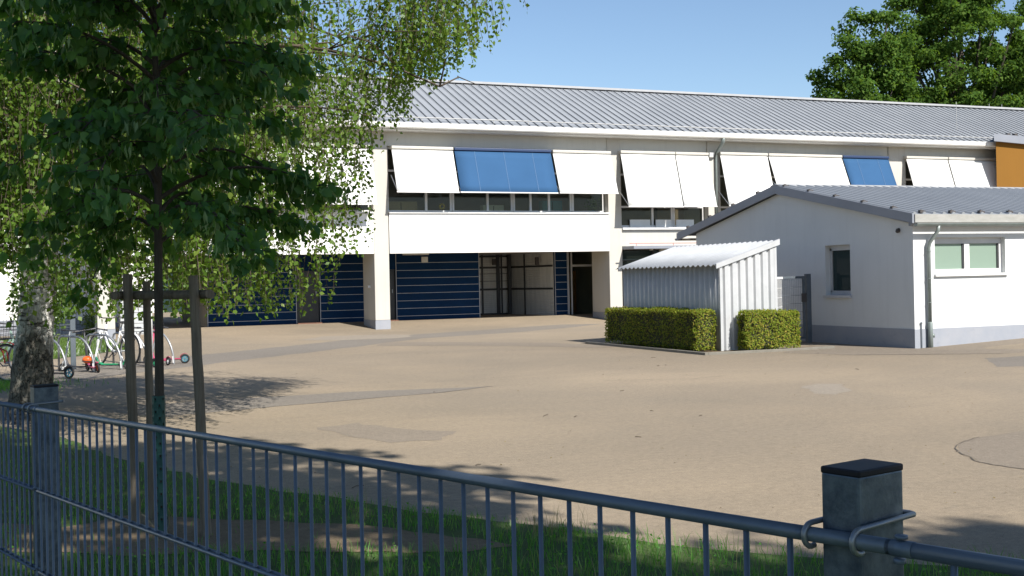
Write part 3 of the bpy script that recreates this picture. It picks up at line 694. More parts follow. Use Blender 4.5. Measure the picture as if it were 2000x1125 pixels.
def make_birch():
    B = Vector((0.10, 15.55, 0))
    t = empty('birch_tree', B, 0, 'old birch with fissured white bark and drooping sunlit leaf curtains', 'tree')
    def at(a, b, z): return B + RV*a + FV*b + Vector((0,0,z))
    path = [at(-0.02,0,-0.1), at(0,0,0.05), at(0.01,0,0.35), at(0.05,0,0.9), at(0.12,0,1.6), at(0.21,0,2.6), at(0.28,0.05,3.8), at(0.36,0.1,5.6), at(0.42,0.1,7.8), at(0.5,0.1,10.2), at(0.5,0.1,12.2)]
    R = [0.36,0.30,0.255,0.225,0.195,0.165,0.15,0.12,0.085,0.045,0.01]
    pp = []; rr = []
    for i in range(len(path)-1):
        for k in range(4):
            s = k/4; pp.append(path[i].lerp(path[i+1], s)); rr.append((R[i]*(1-s)+R[i+1]*s)*(1+0.03*math.sin(i*5+k*2.1)))
    pp.append(path[-1]); rr.append(R[-1])
    MB().tube(pp, rr, 20).build('trunk', MT['birch'], t, smooth=True)
    lim = MB(); anchors = []
    def limb(p0, p1, p2, r0):
        pts = curve3(p0, p1, p2, 12); lim.tube(pts, [r0*(1-k/12)+0.006 for k in range(12)], 6)
        return [Vector(q) for q in pts]
    specs = []
    for i in range(34):
        z0 = 2.6 + 8.6*(i/34)**1.1; a = i*2.399 + 0.4
        r = (5.3 if z0 < 7 else 5.3 - 0.85*(z0-7)) * rnd.uniform(0.65, 1.03)
        if i in (0, 1): r = 3.3
        specs.append((z0, a, r))
    for z0, a, r in specs:
        f = min(1, max(0, (z0 + 0.1 - 0.05) / 12.2)); j = max(0, min(len(path)-2, [k for k in range(len(path)-1) if path[k].z <= z0][-1]))
        s = (z0 - path[j].z) / (path[j+1].z - path[j].z); p0 = path[j].lerp(path[j+1], s)
        d = RV*math.cos(a) + FV*math.sin(a)
        pts = limb(p0, p0 + d*r*0.5 + Vector((0,0,1.5)), p0 + d*r + Vector((0,0,rnd.uniform(0.2,1.2))), 0.05)
        anchors += pts[3:]
        for q in pts[3:]:
            for s2 in range(2):
                e = Vector((rnd.gauss(0,1), rnd.gauss(0,1), rnd.uniform(-.1,.5))).normalized(); L = rnd.uniform(0.5, 1.4)
                w = [q, q + e*L*0.5 + Vector((0,0,0.1)), q + e*L]
                lim.tube(w, [0.012,0.008,0.004], 4, False); anchors += [w[1], w[2]]
    # the bare limb that crosses the roof edge
    q = limb(at(0.22,0,2.9), at(2.0,-0.6,3.9), at(3.95,-0.8,3.62), 0.035); anchors += q[6:]
    for s2 in range(8):
        c = q[6 + s2 % 6]; e = (RV*rnd.uniform(.3,1) + Vector((0,0,rnd.uniform(-.7,.5))) + FV*rnd.uniform(-.5,.5)).normalized()
        lim.tube([c, c+e*0.25, c+e*0.5], [0.010,0.006,0.003], 4, False); anchors.append(c+e*0.5)
    lim.build('limbs', MT['twig'], t)
    A = np.array([list(a) for a in anchors])
    def zlow(a, b):
        # lower edge of the hanging curtain, by distance to the picture-right of the trunk
        xs = [-7, -1.2, -0.6, 0.1, 0.5, 1.0, 2.0, 2.8, 3.35, 3.65, 3.95, 4.2, 4.7, 5.2, 5.8, 7]
        zs = [1.7, 1.85, 1.95, 2.40, 2.25, 1.30, 1.30, 1.22, 1.25, 1.50, 2.15, 3.05, 4.0, 4.25, 4.7, 5.4]
        return np.interp(a, xs, zs)
    ex = []
    for i in range(330):
        a = rnd.uniform(-1.6, 3.75) if i < 265 else rnd.uniform(3.8, 5.6)
        b = rnd.uniform(-3.2, 2.8) if a < 4 else rnd.uniform(-1.2, 1.2)
        z = rnd.uniform(2.3, 6.2)
        if a > 3.9: z = float(zlow(a, b)) + rnd.uniform(0.5, 1.9)
        c = at(a, b, z); sp = rnd.uniform(0.06, 0.20); dr = (rnd.gauss(0,.16), rnd.gauss(0,.16))
        for q in range(rnd.randint(6, 14)): ex.append([c.x+rnd.gauss(0,sp), c.y+rnd.gauss(0,sp), c.z+rnd.gauss(0,sp*1.2)])
    A = np.concatenate([A, np.array(ex), np.array(ex)])
    tw = MB(); LP = []; LD = []
    n_tw = 3500
    tries = 0; made = 0
    while made < n_tw and tries < 90000:
        tries += 1
        p = Vector(A[rnd.randrange(len(A))]) + Vector((rnd.gauss(0,.06), rnd.gauss(0,.06), rnd.gauss(0,.06)))
        a = (p - B).dot(RV); b = (p - B).dot(FV)
        low = float(zlow(a, b)) + abs(rnd.gauss(0, 0.38))
        if p.z < low: continue
        if a > 3.0 and p.z < 6.0 and rnd.random() < 0.45: continue
        if a > 1.9 and p.z < 4.2 and rnd.random() < 0.35 + 0.12*(a-1.9): continue
        if a > 4.0 and p.z < 6.5 and rnd.random() < 0.35: continue
        if p.z > 6.2 and rnd.random() < 0.85: continue
        Lh = rnd.uniform(0.5, 1.9)
        if p.z < 6.5: Lh = rnd.uniform(0.7, 2.6)
        drift = Vector((rnd.gauss(0, .16), rnd.gauss(0, .16), 0)); pts = []; z = 0.0; step = 0.065
        cur = p.copy(); dirv = (drift*3 + Vector((0,0,-0.3))).normalized()
        k = 0; pts.append(cur.copy())
        while k*step < Lh and len(LP) < 150000:
            k += 1
            dirv = (dirv*0.86 + (Vector((drift.x*.5, drift.y*.5, -1)).normalized())*0.14 + Vector((rnd.gauss(0,.05), rnd.gauss(0,.05), 0))).normalized()
            cur = cur + dirv*step
            aa = (cur - B).dot(RV)
            if cur.z < float(zlow(aa, 0)) + rnd.uniform(-0.05, 0.12): break
            pts.append(cur.copy())
            for s in range(2 if rnd.random() < 0.55 else 1):
                e = Vector((rnd.gauss(0,.7), rnd.gauss(0,.7), rnd.uniform(-1.3,-0.1)))
                LP.append(tuple(cur + Vector((rnd.gauss(0,.02), rnd.gauss(0,.02), 0)))); LD.append(tuple(e))
        if len(pts) > 3:
            made += 1
            tw.tube(pts[::3] if len(pts) > 6 else pts, 0.0028, 3, False)
    tw.build('twigs', MT['twig'], t)
    P = np.array(LP); D = np.array(LD); n = len(P)
    P = P + unit(D) * 0.012
    L = rng.uniform(0.046, 0.076, n)
    S = rng.normal(0, 1, (n, 3))
    V, F = leaf_geo(P, D, L, L*rng.uniform(0.62, 0.85, n), 0.10, False, S)
    mesh_np('leaves', V, F, MT['birchleaf'], t)
    # small ivy-like fuzz of shoots up the shaded side of the trunk
    n = 420; zz = rng.uniform(1.75, 3.4, n); 
    P = np.array([list(at(0.06 + 0.085*z - rng.uniform(0.16, 0.36), rng.uniform(-0.25, 0.1), z)) for z in zz])
    D = rng.normal(0, 0.6, (n, 3)); D[:, 2] -= 0.6
    V, F = leaf_geo(P, D, rng.uniform(.04,.06,n), rng.uniform(.03,.045,n), .1)
    tag(mesh_np('trunk_shoots', V, F, MT['birchleaf'], t), kind='stuff')
    print('birch leaves', len(LP), 'twigs', made)
make_birch()

def broadleaf(name, base, h_trunk, crown, label, nclump, per, leaf, mat, cat='tree', group=None, seed=1, r0=0.3, low=None, cr=(0.5,1.0)):
    """crown: list of ellipsoids (cx,cy,cz,rx,ry,rz) relative to the base; leaf clumps spread over each"""
    rg = np.random.default_rng(seed); rd = random.Random(seed)
    t = empty(name, base, 0, label, cat, group)
    b = Vector(base); mb = MB()
    cz = max(c[2] for c in crown)
    mb.tube([b + Vector((0,0,-0.2)), b + Vector((0,0,h_trunk*.5)), b + Vector((0.1,0,h_trunk)), b + Vector((0.1,0.1,cz))], [r0*1.2, r0, r0*.85, r0*.25], 12)
    mb.build('trunk', MT['bark'], t, smooth=True)
    C = []; lb = MB(); tot = sum(c[3]*c[4]*c[5] for c in crown)
    for c in crown:
        k = max(6, int(nclump * c[3]*c[4]*c[5] / tot))
        d = unit(rg.normal(0, 1, (k, 3))); rad = rg.uniform(0.45, 1.0, k) ** 0.6
        rad *= 0.86 + 0.28 * rg.uniform(0, 1, k)
        q = d * rad[:, None] * np.array(c[3:6]) + np.array(c[0:3]) + np.array(base)
        C.append(q)
        for i in range(0, k, 9):
            s = b + Vector((0.1, 0.05, min(cz, h_trunk + rd.uniform(0, 0.5)*(c[2]-h_trunk+0.1))))
            e = Vector(q[i]); m = (s + e)/2 + Vector((0,0,0.3))
            lb.tube(curve3(s, m, e, 6), [r0*.28*(1-j/6)+0.02 for j in range(6)], 5, False)
    lb.build('limbs', MT['bark'], t)
    C = np.concatenate(C); k = len(C)
    R = rg.uniform(cr[0], cr[1], k)
    P = np.repeat(C, per, 0); n = len(P); off = rg.normal(0, 1, (n, 3)); off = unit(off) * (rg.uniform(0, 1, (n, 1)) ** 0.5) * np.repeat(R, per)[:, None]
    off[:, 2] *= 0.62; P = P + off
    if low is not None: P = P[P[:, 2] > low]; off = off[:len(P)]
    n = len(P)
    ND = unit(off[:n]*1.1 + np.array([0,0,0.35]) + rg.normal(0, 0.42, (n, 3)))
    D = np.cross(ND, rg.normal(0, 1, (n, 3))); D[:, 2] -= 0.15; S = np.cross(ND, D)
    L = rg.uniform(leaf*0.6, leaf*1.2, n)
    V, F = leaf_geo(P, D, L, L*rg.uniform(.6,.95,n), 0.18, False, S)
    mesh_np('crown', V, F, mat, t)
    return t

G1 = 'tall leafy trees rising behind the school roof'
broadleaf('leafy_tree', (42.4, 51.8, 0), 4.5, [(0.0,0,11.2,2.6,2.6,3.4),(0.9,-0.3,14.2,2.0,1.8,2.3),(-0.5,0.3,8.5,2.4,2.3,2.5),(1.6,0,11.6,2.2,2.2,2.6)], 'smaller rounded leafy tree behind the roof, leftmost of the treetops', 150, 220, 0.21, MT['treeleaf'], 'tree', G1, 5, 0.3, cr=(0.5,0.95))
broadleaf('leafy_tree', (50.5, 52.8, 0), 5.0, [(0,0,13.8,4.3,3.8,5.4),(-2.8,0,12.4,2.6,2.4,3.4),(2.8,-0.5,12.0,3.0,2.6,4.0),(-1.0,0,17.5,3.2,2.8,2.6),(0.5,0,9.0,4.2,3.5,2.8)], 'large full-crowned leafy tree behind the roof at the right', 330, 220, 0.21, MT['treeleaf'], 'tree', G1, 9, 0.45, cr=(0.5,1.0))
broadleaf('leafy_tree', (59.0, 55.0, 0), 5.0, [(0,0,12.0,4.2,3.5,5.0),(-1.5,0,15.5,2.8,2.4,2.6)], 'leafy tree behind the roof at the far right edge', 130, 180, 0.23, MT['treeleaf'], 'tree', G1, 21, 0.4, cr=(0.5,1.0))
# street trees behind the photographer: they throw the shade that lies over the fence and the verge
G2 = 'street trees shading the fence'
broadleaf('street_tree', (3.0, -2.2, 0), 4.0, [(-0.2,2.6,8.6,2.3,2.6,2.5),(0.3,0.6,9.3,2.8,2.6,3.0),(-0.5,-0.5,7.2,2.4,2.0,1.8)], 'street tree standing closest behind the fence walker', 120, 70, 0.30, MT['treeleaf'], 'tree', G2, 31, 0.22, cr=(0.5,0.9))
broadleaf('street_tree', (-0.5, -6.0, 0), 4.0, [(2.4,0.2,9.0,3.0,3.0,3.0),(0,0.5,8.6,3.0,3.0,3.0),(0.5,0,11.2,2.6,2.6,2.0)], 'street tree farther left along the pavement', 120, 70, 0.30, MT['treeleaf'], 'tree', G2, 33, 0.25, cr=(0.5,0.9))
broadleaf('street_tree', (7.9, -8.3, 0), 4.0, [(0,0.9,8.6,2.8,2.8,2.8),(-1.4,2.3,9.2,2.4,2.0,1.8),(0.3,0,10.8,2.2,2.2,1.8)], 'street tree farther right along the pavement', 110, 70, 0.30, MT['treeleaf'], 'tree', G2, 35, 0.25, cr=(0.5,0.9))

# ------------------------------------------------------------------ school building
def make_school():
    t = empty('school_building', (2.2, 38.5, 0), 0, 'long white two-storey school with grey metal roof, awnings and blue-clad porch', 'school')
    V0 = 38.5; UL = 2.2; UR = 64.0
    # upper storey walls (lintel beam under the eave, end walls, rear wall)
    mb = MB()
    mb.box(UL+0.02, UR, V0+0.05, V0+0.30, 6.24, 6.88)
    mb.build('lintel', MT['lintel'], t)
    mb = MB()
    mb.box(UL, UL+0.3, V0+0.53, 48.4, 2.58, 6.9)
    mb.box(UL+0.3, UR, 48.1, 48.4, 2.58, 6.9)
    mb.extr([(UL+0.003,V0+0.3,6.9),(UL+0.003,48.4,6.9),(UL+0.003,43.4,9.1)], (0.25,0,0))
    mb.box(UR-0.3, UR, V0+0.31, 48.09, 0, 6.9)
    mb.build('wall', MT['plaster'], t)
    # storey slab with its soffit over the porch
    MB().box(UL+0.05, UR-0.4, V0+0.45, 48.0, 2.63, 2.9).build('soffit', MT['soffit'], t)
    # rooms
    MB().box(UL+0.4, UR-0.5, 43.0, 43.15, 2.9, 6.6).build('room_wall', MT['room'], t)
    MB().box(UL+0.4, UR-0.5, V0+0.5, 43.0, 6.45, 6.55).build('room_ceiling', MT['room'], t)
    MB().box(UL+0.4, UR-0.5, V0+0.6, 42.99, 2.905, 2.96).build('room_floor', MT['roomfloor'], t)
    # pillars
    for (a, b, dep) in ((2.2,2.72,1.45),(11.08,11.60,1.45),(20.0,20.54,1.45)):
        p = MB().box(a, b, V0, V0+dep, 0.32, 6.9 if a < 2.3 else 6.86).build('pillar', MT['concrete'], t, bevel=0.012)
        MB().box(a-0.004, b+0.004, V0-0.004, V0+dep+0.004, -0.3, 0.318).build('pillar_base', MT['plinth'], p)
    for (a, b) in ((24.27,24.82),(32.92,33.78),(41.6,42.2),(50.2,50.8),(58.8,59.4)):
        p = MB().box(a, b, V0-0.02, V0+0.42, 0.32, 6.86).build('pillar', MT['concrete'], t, bevel=0.012)
        MB().box(a-0.004, b+0.004, V0-0.024, V0+0.424, -0.3, 0.318).build('pillar_base', MT['plinth'], p)
    MB().box(33.34, 33.36, V0-0.026, V0-0.02, 3.0, 6.8).build('pillar_joint', MT['lintel'], t)
    # parapet bands of the two porch bays
    for (a, b) in ((2.74, 11.06), (11.62, 19.98)):
        bd = MB().box(a, b, V0-0.05, V0+0.22, 2.57, 3.93).build('parapet', MT['band'], t, bevel=0.01)
        MB().box(a-0.01, b+0.01, V0-0.11, V0+0.26, 3.935, 3.985).build('sill', MT['white_metal'], bd)
    # right part: wall under the windows
    mb = MB()
    for (a, b) in ((20.56,24.25),(24.84,32.90),(33.80,41.58),(42.22,50.18),(50.82,58.78)):
        mb.box(a, b, V0+0.10, V0+0.40, 2.75, 3.36)
        if a > 24.5: mb.box(a, b, V0+0.10, V0+0.40, -0.3, 2.748)
    mb.build('spandrel_wall', MT['concrete'], t)
    mb = MB()
    for (a, b) in ((20.56,24.25),(24.84,32.90),(33.80,41.58),(42.22,50.18),(50.82,58.78)): mb.box(a+.01, b-.01, V0-0.02, V0+0.34, 3.362, 3.45)
    mb.build('window_ledge', MT['white_metal'], t)
    # windows
    def window(a, b, z0, z1, v, mull=(), trans=(), mat='frame_w', gl='glass', fw=0.07):
        mb = MB()
        mb.box(a, b, v, v+0.08, z0, z0+fw); mb.box(a, b, v, v+0.08, z1-fw, z1)
        mb.box(a, a+fw, v, v+0.08, z0+fw, z1-fw); mb.box(b-fw, b, v, v+0.08, z0+fw, z1-fw)
        for m in mull: mb.box(m-fw*.6, m+fw*.6, v+0.002, v+0.082, z0+fw, z1-fw)
        for z in trans: mb.box(a+fw, b-fw, v+0.004, v+0.084, z-fw*.5, z+fw*.5)
        w = mb.build('window', MT[mat], t)
        MB().box(a+fw*.5, b-fw*.5, v+0.035, v+0.05, z0+fw*.5, z1-fw*.5).build('pane', MT[gl], w)
        return w
    for (a, b, mu) in ((11.64,14.0,(13.06,)),(14.02,16.31,(15.35,)),(16.33,18.64,(17.01,17.74)),(18.66,19.97,())):
        window(a, b, 3.99, 6.23, 38.78, mu, (5.42,))
    for (a, b, mu) in ((2.76,5.1,(4.1,)),(5.12,7.4,(6.4,)),(7.42,9.7,(8.1,)),(9.72,11.05,())):
        window(a, b, 3.99, 6.23, 38.78, mu, (5.42,))
    window(20.57, 22.86, 3.46, 6.23, 38.76, (21.99,), (4.22,5.42)); window(22.88, 24.24, 3.46, 6.23, 38.76, (), (4.22,5.42))
    for (s, e) in ((24.86,32.88),(33.82,41.56),(42.24,50.16),(50.84,58.76)):
        k = 4; w = (e-s)/k
        for i in range(k): window(s+i*w+0.01, s+(i+1)*w-0.01, 3.46, 6.23, 38.76, (s+(i+.6)*w,), (4.22,5.42))
    # window-sill planters inside the middle bay read as pale boxes behind the glass
    mb = MB()
    for (a, b) in ((21.0,21.85),(22.1,22.75),(22.98,23.75)): mb.box(a, b, 38.70, 38.75, 3.452, 3.74)
    mb.build('planter_box', MT['white_metal'], t)
    # awnings
    def awning(a, b, ztop, zbot, blue=False, vb=37.74, seams=(), arms=(True, True)):
        mat = MT['awn_b'] if blue else MT['awn_w']
        va = V0-0.20; n = 8; m = 6; pts = []
        V = []; F = []
        for j in range(m+1):
            s = j/m
            for i in range(n+1):
                w = i/n
                sag = 0.018*math.sin(pi*s)*(0.6+0.4*math.sin(pi*w))
                V.append((a+(b-a)*w, va+(vb-va)*s - sag*0.4, ztop+(zbot-ztop)*s - sag))
        for j in range(m):
            for i in range(n):
                F.append((j*(n+1)+i, j*(n+1)+i+1, (j+1)*(n+1)+i+1, (j+1)*(n+1)+i))
        o = mesh_np('awning', V, F, mat, t, smooth=True)
        so = o.modifiers.new('solid', 'SOLIDIFY'); so.thickness = 0.004
        MB().tube([(a-0.01, vb, zbot-0.01), (b+0.01, vb, zbot-0.01)], 0.022, 8).build('front_bar', MT['sc_dark'] if blue and False else MT['white_metal'], o)
        MB().box(a-0.01, b+0.01, va-0.055, V0+0.04, ztop+0.012, ztop+0.115).build('roller_box', MT['awn_box_b'] if blue else MT['awn_box'], o, bevel=0.02)
        for (u, on) in ((a+0.03, arms[0]), (b-0.03, arms[1])):
            if on: MB().tube([(u, V0+0.02, zbot+0.62), (u, vb+0.01, zbot)], 0.016, 6).build('arm', MT['white_metal'], o)
        if seams:
            for w in seams:
                sm = MB(); u = a+(b-a)*w; sm.hexa([(u-.005,va-.012,ztop-0.002),(u+.005,va-.012,ztop-0.002),(u+.005,vb-.010,zbot),(u-.005,vb-.010,zbot),(u-.005,va-.016,ztop),(u+.005,va-.016,ztop),(u+.005,vb-.014,zbot+.002),(u-.005,vb-.014,zbot+.002)])
                sm.build('seam', MT['seam'], o)
    awning(11.70, 13.90, 6.10, 4.62); awning(13.96, 17.62, 6.10, 4.63, True, seams=(0.2,0.5,0.8)); awning(17.70, 20.02, 6.10, 4.64)
    awning(20.44, 22.72, 6.14, 4.17); awning(22.76, 24.18, 6.14, 4.19)
    awning(24.72, 26.86, 6.18, 4.22); awning(26.92, 30.40, 6.18, 4.9); awning(30.46, 32.74, 6.18, 4.9, True, seams=(0.3,0.75))
    awning(33.66, 35.82, 6.22, 4.6); awning(35.88, 38.6, 6.22, 4.6); awning(38.66, 41.4, 6.22, 4.6)
    awning(42.3, 45.9, 6.22, 4.6); awning(46.0, 50.1, 6.22, 4.6); awning(50.9, 54.6, 6.22, 4.6)
    awning(2.76, 5.2, 6.10, 4.2); awning(5.26, 8.0, 6.10, 4.2); awning(8.06, 11.0, 6.10, 4.2)
    # roof: two pitched sheets with standing seams
    E0 = (37.96, 6.95); RG = (43.35, 9.36); E1 = (48.9, 6.95); th = 0.10
    mb = MB()
    ua, ub = UL-0.35, UR+0.4
    mb.extr([(ua,E0[0],E0[1]),(ua,RG[0],RG[1]),(ua,RG[0],RG[1]-th),(ua,E0[0],E0[1]-th)], (ub-ua,0,0))
    mb.extr([(ua,RG[0]+.001,RG[1]),(ua,E1[0],E1[1]),(ua,E1[0],E1[1]-th),(ua,RG[0]+.001,RG[1]-th)], (ub-ua,0,0))
    sl = Vector((0, RG[0]-E0[0], RG[1]-E0[1])).normalized(); nn = Vector((0, -sl.z, sl.y))
    k = int((ub-ua)/0.33); sm = MB()
    for i in range(k+1):
        u = ua + 0.02 + i*0.33
        a = Vector((u, E0[0]-0.01, E0[1])) + nn*0.018; b = Vector((u, RG[0]-0.08, RG[1])) - sl*0.02 + nn*0.018
        a.z = E0[1] + 0.018; sm.bar(a, b, 0.016, 0.028, tuple(nn))
    rf = mb.build('roof', MT['roof'], t)
    sm.build('standing_seams', MT['roof_seam'], rf)
    MB().extr([(ua-.02,RG[0]-0.26,RG[1]-0.045),(ua-.02,RG[0],RG[1]+0.09),(ua-.02,RG[0]+0.26,RG[1]-0.045),(ua-.02,RG[0],RG[1]+0.03)], (ub-ua+.04,0,0)).build('ridge_cap', MT['ridge'], rf)
    mb = MB()
    p = Vector((0, E0[0], E0[1])) + sl*0.28 + nn*0.13
    mb.tube([(ua+.1,p.y,p.z),(ub-.1,p.y,p.z)], 0.020, 6); 
    for i in range(int((ub-ua)/1.32)):
        u = ua + 0.35 + i*1.32; mb.bar((u,p.y,p.z), (u,p.y+0.02,p.z-0.14), 0.03, 0.012)
    mb.build('snow_rail', MT['ridge'], rf)
    mb = MB()
    for u in (43.2, 44.0, 48.6): mb.tube([(u,RG[0],RG[1]),(u,RG[0],RG[1]+0.22)], 0.012, 5)
    mb.build('lightning_rod', MT['ridge'], rf)
    MB().tube([(37.6,39.6,7.6),(37.6,39.6,8.9)], 0.014, 5).build('mast', MT['ridge'], rf)
    # eave: gutter, boxed eave underside
    mb = MB()
    prof = [(37.775,6.955),(37.775,6.80),(37.80,6.765),(37.93,6.765),(37.95,6.80),(37.95,6.955),(37.935,6.955),(37.935,6.80),(37.79,6.80),(37.79,6.955)]
    mb.extr([(ua, y, z) for y, z in prof], (ub-ua,0,0))
    for i in range(int((ub-ua)/0.75)):
        u = ua+0.2+i*0.75; mb.box(u, u+0.012, 37.772, 37.965, 6.957, 6.966)
    mb.build('gutter', MT['gutter'], t)
    MB().box(ua, ub, 37.97, V0+0.05, 6.72, 6.86).build('eave_board', MT['white_metal'], t)
    # downpipe with hopper by the second pillar, floodlight beside it
    dp = MB(); u = 24.60
    dp.tube([(u,37.87,6.84),(u,37.9,6.62),(u,V0-0.10,6.25),(u,V0-0.09,6.0),(u,V0-0.09,0.1)], [0.085,0.075,0.05,0.05,0.05], 10)
    dpo = dp.build('downpipe', MT['zinc'], t, smooth=True)
    fl = MB(); fl.hexa([(24.27,V0-0.16,6.10),(24.45,V0-0.16,6.10),(24.45,V0-0.03,6.06),(24.27,V0-0.03,6.06),(24.25,V0-0.22,6.26),(24.47,V0-0.22,6.26),(24.47,V0-0.05,6.30),(24.25,V0-0.05,6.30)])
    fl.build('floodlight', MT['white_metal'], t)
    # ---- ground floor porch
    W = 41.1
    def clad(a, b, z0=0.0, z1=2.63, v=W):
        w = MB().box(a, b, v, v+0.12, z0, z1).build('clad_wall', MT['blue'], t)
        j = MB()
        for i in range(8): j.box(a, b, v-0.012, v-0.001, 0.345+i*0.277, 0.361+i*0.277)
        j.box(b-0.02, b+0.003, v-0.013, v+0.003, z0, z1)
        j.box(a-0.003, a+0.02, v-0.013, v+0.003, z0, z1)
        j.build('joint_strip', MT['joint'], w)
    clad(5.9, 8.97); clad(9.81, 11.75); clad(12.62, 15.87); clad(18.98, 19.52)
    for (a, b) in ((8.99, 9.79), (11.77, 12.60)):
        d = MB().box(a, b, W+0.10, W+0.15, 0.2, 2.05).build('door', MT['frame_d'], t)
        MB().box(b-0.12, b-0.09, W+0.05, W+0.09, 1.2, 1.34).build('handle', MT['alu'], d)
        MB().box(a, b, W+0.0, W+0.12, 2.06, 2.63).build('clad_wall', MT['blue'], t)
        MB().box(a-0.02, b+0.04, W-0.18, W+0.08, 0.1, 0.235).build('door_step', M('brick_step', (0.16,0.08,0.055), (0.2,0.10,0.07), 6, 0.9), t)
    # side walls returning from the cladding, rear wall of the porch rooms
    mb = MB()
    mb.box(5.9, 6.0, W+0.121, 48.0, 0, 2.63); mb.box(15.77, 15.87, W+0.121, 44.4, 0, 2.63)
    mb.box(6.0, 15.77, 44.5, 44.6, 0, 2.63)
    mb.build('porch_wall', MT['room'], t)
    # glazed entrance screen set back, with its angled side wall
    VS = 44.2
    s = MB()
    for u in (15.9, 16.55, 17.2, 17.84, 18.04): s.box(u-0.035, u+0.035, VS, VS+0.08, 0.2, 2.62)
    s.box(17.84, 17.96, VS-0.02, VS+0.1, 0.2, 2.62); s.box(18.24, 18.36, VS-0.25, VS-0.1, 0.2, 2.62)
    for z in (0.22, 1.22, 2.10, 2.55): s.box(15.87, 18.4, VS+0.01, VS+0.07, z-0.04, z+0.04)
    for z in (1.55, 1.85): s.box(15.87, 18.4, VS+0.02, VS+0.06, z-0.01, z+0.01)
    so = s.build('entrance_screen', MT['frame_d'], t)
    MB().box(15.88, 18.4, VS+0.03, VS+0.05, 0.2, 2.6).build('pane', MT['glass_porch'], so)
    a = Vector((18.42, VS+0.05, 0)); b = Vector((18.97, W+0.02, 0))
    sw = MB(); sw.hexa([(18.42,VS+.05,0),(18.52,VS+.05,0),(19.07,W+.13,0),(18.975,W+.13,0),(18.42,VS+.05,2.62),(18.52,VS+.05,2.62),(19.07,W+.13,2.62),(18.975,W+.13,2.62)])
    swo = sw.build('side_screen', MT['glass_porch'], t)
    fr = MB()
    for z in (1.22, 2.10): fr.bar((18.41,VS-.0,z), (18.962,W+.16,z), 0.02, 0.07)
    for k in (0.02, 0.35): 
        q = a.lerp(b, k); fr.box(q.x-0.035, q.x-0.005, q.y-0.04, q.y+0.04, 0.2, 2.6)
    fr.build('frame_bars', MT['frame_d'], swo)
    # glass door to the hall at the right end of the porch
    d = MB()
    for u in (19.56, 19.70): d.box(u-0.025, u+0.025, W, W+0.08, 0.1, 2.62)
    d.box(19.725, 20.9, W, W+0.08, 2.05, 2.13); d.box(20.85, 20.9, W, W+0.08, 0.1, 2.05)
    do = d.build('hall_door', MT['frame'], t)
    MB().box(19.56, 20.88, W+0.03, W+0.045, 0.15, 2.6).build('pane', MT['glass'], do)
    MB().box(19.0, 19.55, 43.2, 43.3, 0.2, 2.6).box(20.1, 20.6, 42.6, 42.7, 0.25, 1.9).build('notice_board', MT['orange_in'], t)
    mb = MB(); mb.box(18.9, 24.0, 44.6, 44.7, 0, 2.63); mb.box(20.98, 21.08, 38.95+1.1, 44.6, 0, 2.63)
    mb.build('hall_wall', MT['room'], t)
    MB().box(13.60, 13.84, W-0.06, W-0.013, 2.30, 2.50).build('emergency_light', MT['lampglass'], t)
    MB().box(12.63, 13.6, 40.2, 40.3, 2.55, 2.625).build('tube_lamp', MT['lampglass'], t)
    MB().box(17.55,17.7,43.9,44.0,2.2,2.45).build('porch_lamp', MT['clampdark'], t)
    MB().box(18.55,18.68,41.9,42.0,2.15,2.45).build('porch_lamp', MT['clampdark'], t)
    MB().box(11.0, 11.078, V0+0.55, V0+0.60, 1.42, 1.5).build('door_bell', MT['white_metal'], t)
    # flat canopy and dark lobby right of the third pillar
    cn = MB().box(20.56, 24.26, 37.65, V0+0.10, 2.62, 2.735).build('canopy', MT['roof_edge'], t, bevel=0.01)
    MB().tube([(20.45,37.75,2.83),(20.7,37.75,2.83),(22.3,37.8,2.83),(24.2,37.8,2.83)], 0.022, 6).tube([(20.72,37.75,2.735),(20.72,37.75,2.83)], 0.015, 6).tube([(22.3,37.8,2.735),(22.3,37.8,2.83)], 0.015, 6).build('canopy_rail', MT['fringe_pipe'], cn)
    lb = MB(); lb.box(20.56, 24.26, V0+0.6, V0+0.7, -0.2, 2.6)
    lb.build('lobby_glass', MT['glass_dark'], t)
    MB().box(20.545, 20.62, V0+0.12, V0+0.6, -0.2, 2.62).box(22.1,22.16,V0+0.52,V0+0.6,0,2.6).box(20.62,24.2,V0+0.52,V0+0.6,2.2,2.26).build('lobby_frame', MT['frame_d'], t)
    for (u0,) in ((21.4,), (22.2,), (23.0,)): MB().box(u0, u0+0.10, 37.9, 38.0, 2.57, 2.618).build('downlight', MT['lampglass'], t)
    MB().box(22.15, 22.37, V0-0.02, V0+0.10, 2.35, 2.618).build('exit_lamp', MT['lampglass'], t)
make_school()

# classroom things seen through the middle-bay glass
def potted(u, v, z, kind):
    if kind == 0:
        t = empty('potted_plant', (u,v,z), 0, 'green pot plant in a blue pot inside the upper window beside the right pillar', 'plant')
        MB().tube([(u,v,z),(u,v,z+0.16)], [0.07,0.10], 12).build('pot', MT['sc_blue'], t)
        n = 160; P = np.array([u,v,z+0.35]) + rng.normal(0,1,(n,3))*np.array([0.12,0.10,0.13]); D = rng.normal(0,.6,(n,3)); D[:,2]-=.2
        V,F = leaf_geo(P,D,rng.uniform(.08,.13,n),rng.uniform(.04,.06,n),.15); mesh_np('foliage',V,F,MT['bushleaf'],t)
    else:
        t = empty('paper_flower', (u,v,z), 0, 'yellow paper flower decoration standing inside the upper window', 'decoration')
        MB().tube([(u,v,z),(u,v,z+0.25)], 0.012, 6).build('stem', MT['sc_green'], t)
        mb = MB()
        for k in range(8):
            a = 2*pi*k/8; mb.ball((u+0.08*math.cos(a), v, z+0.27+0.08*math.sin(a)), 0.045, 8, 5)
        mb.build('petals', M('yellow_paper', (0.6,0.38,0.03), (0.5,0.32,0.03), 5, 0.8), t)
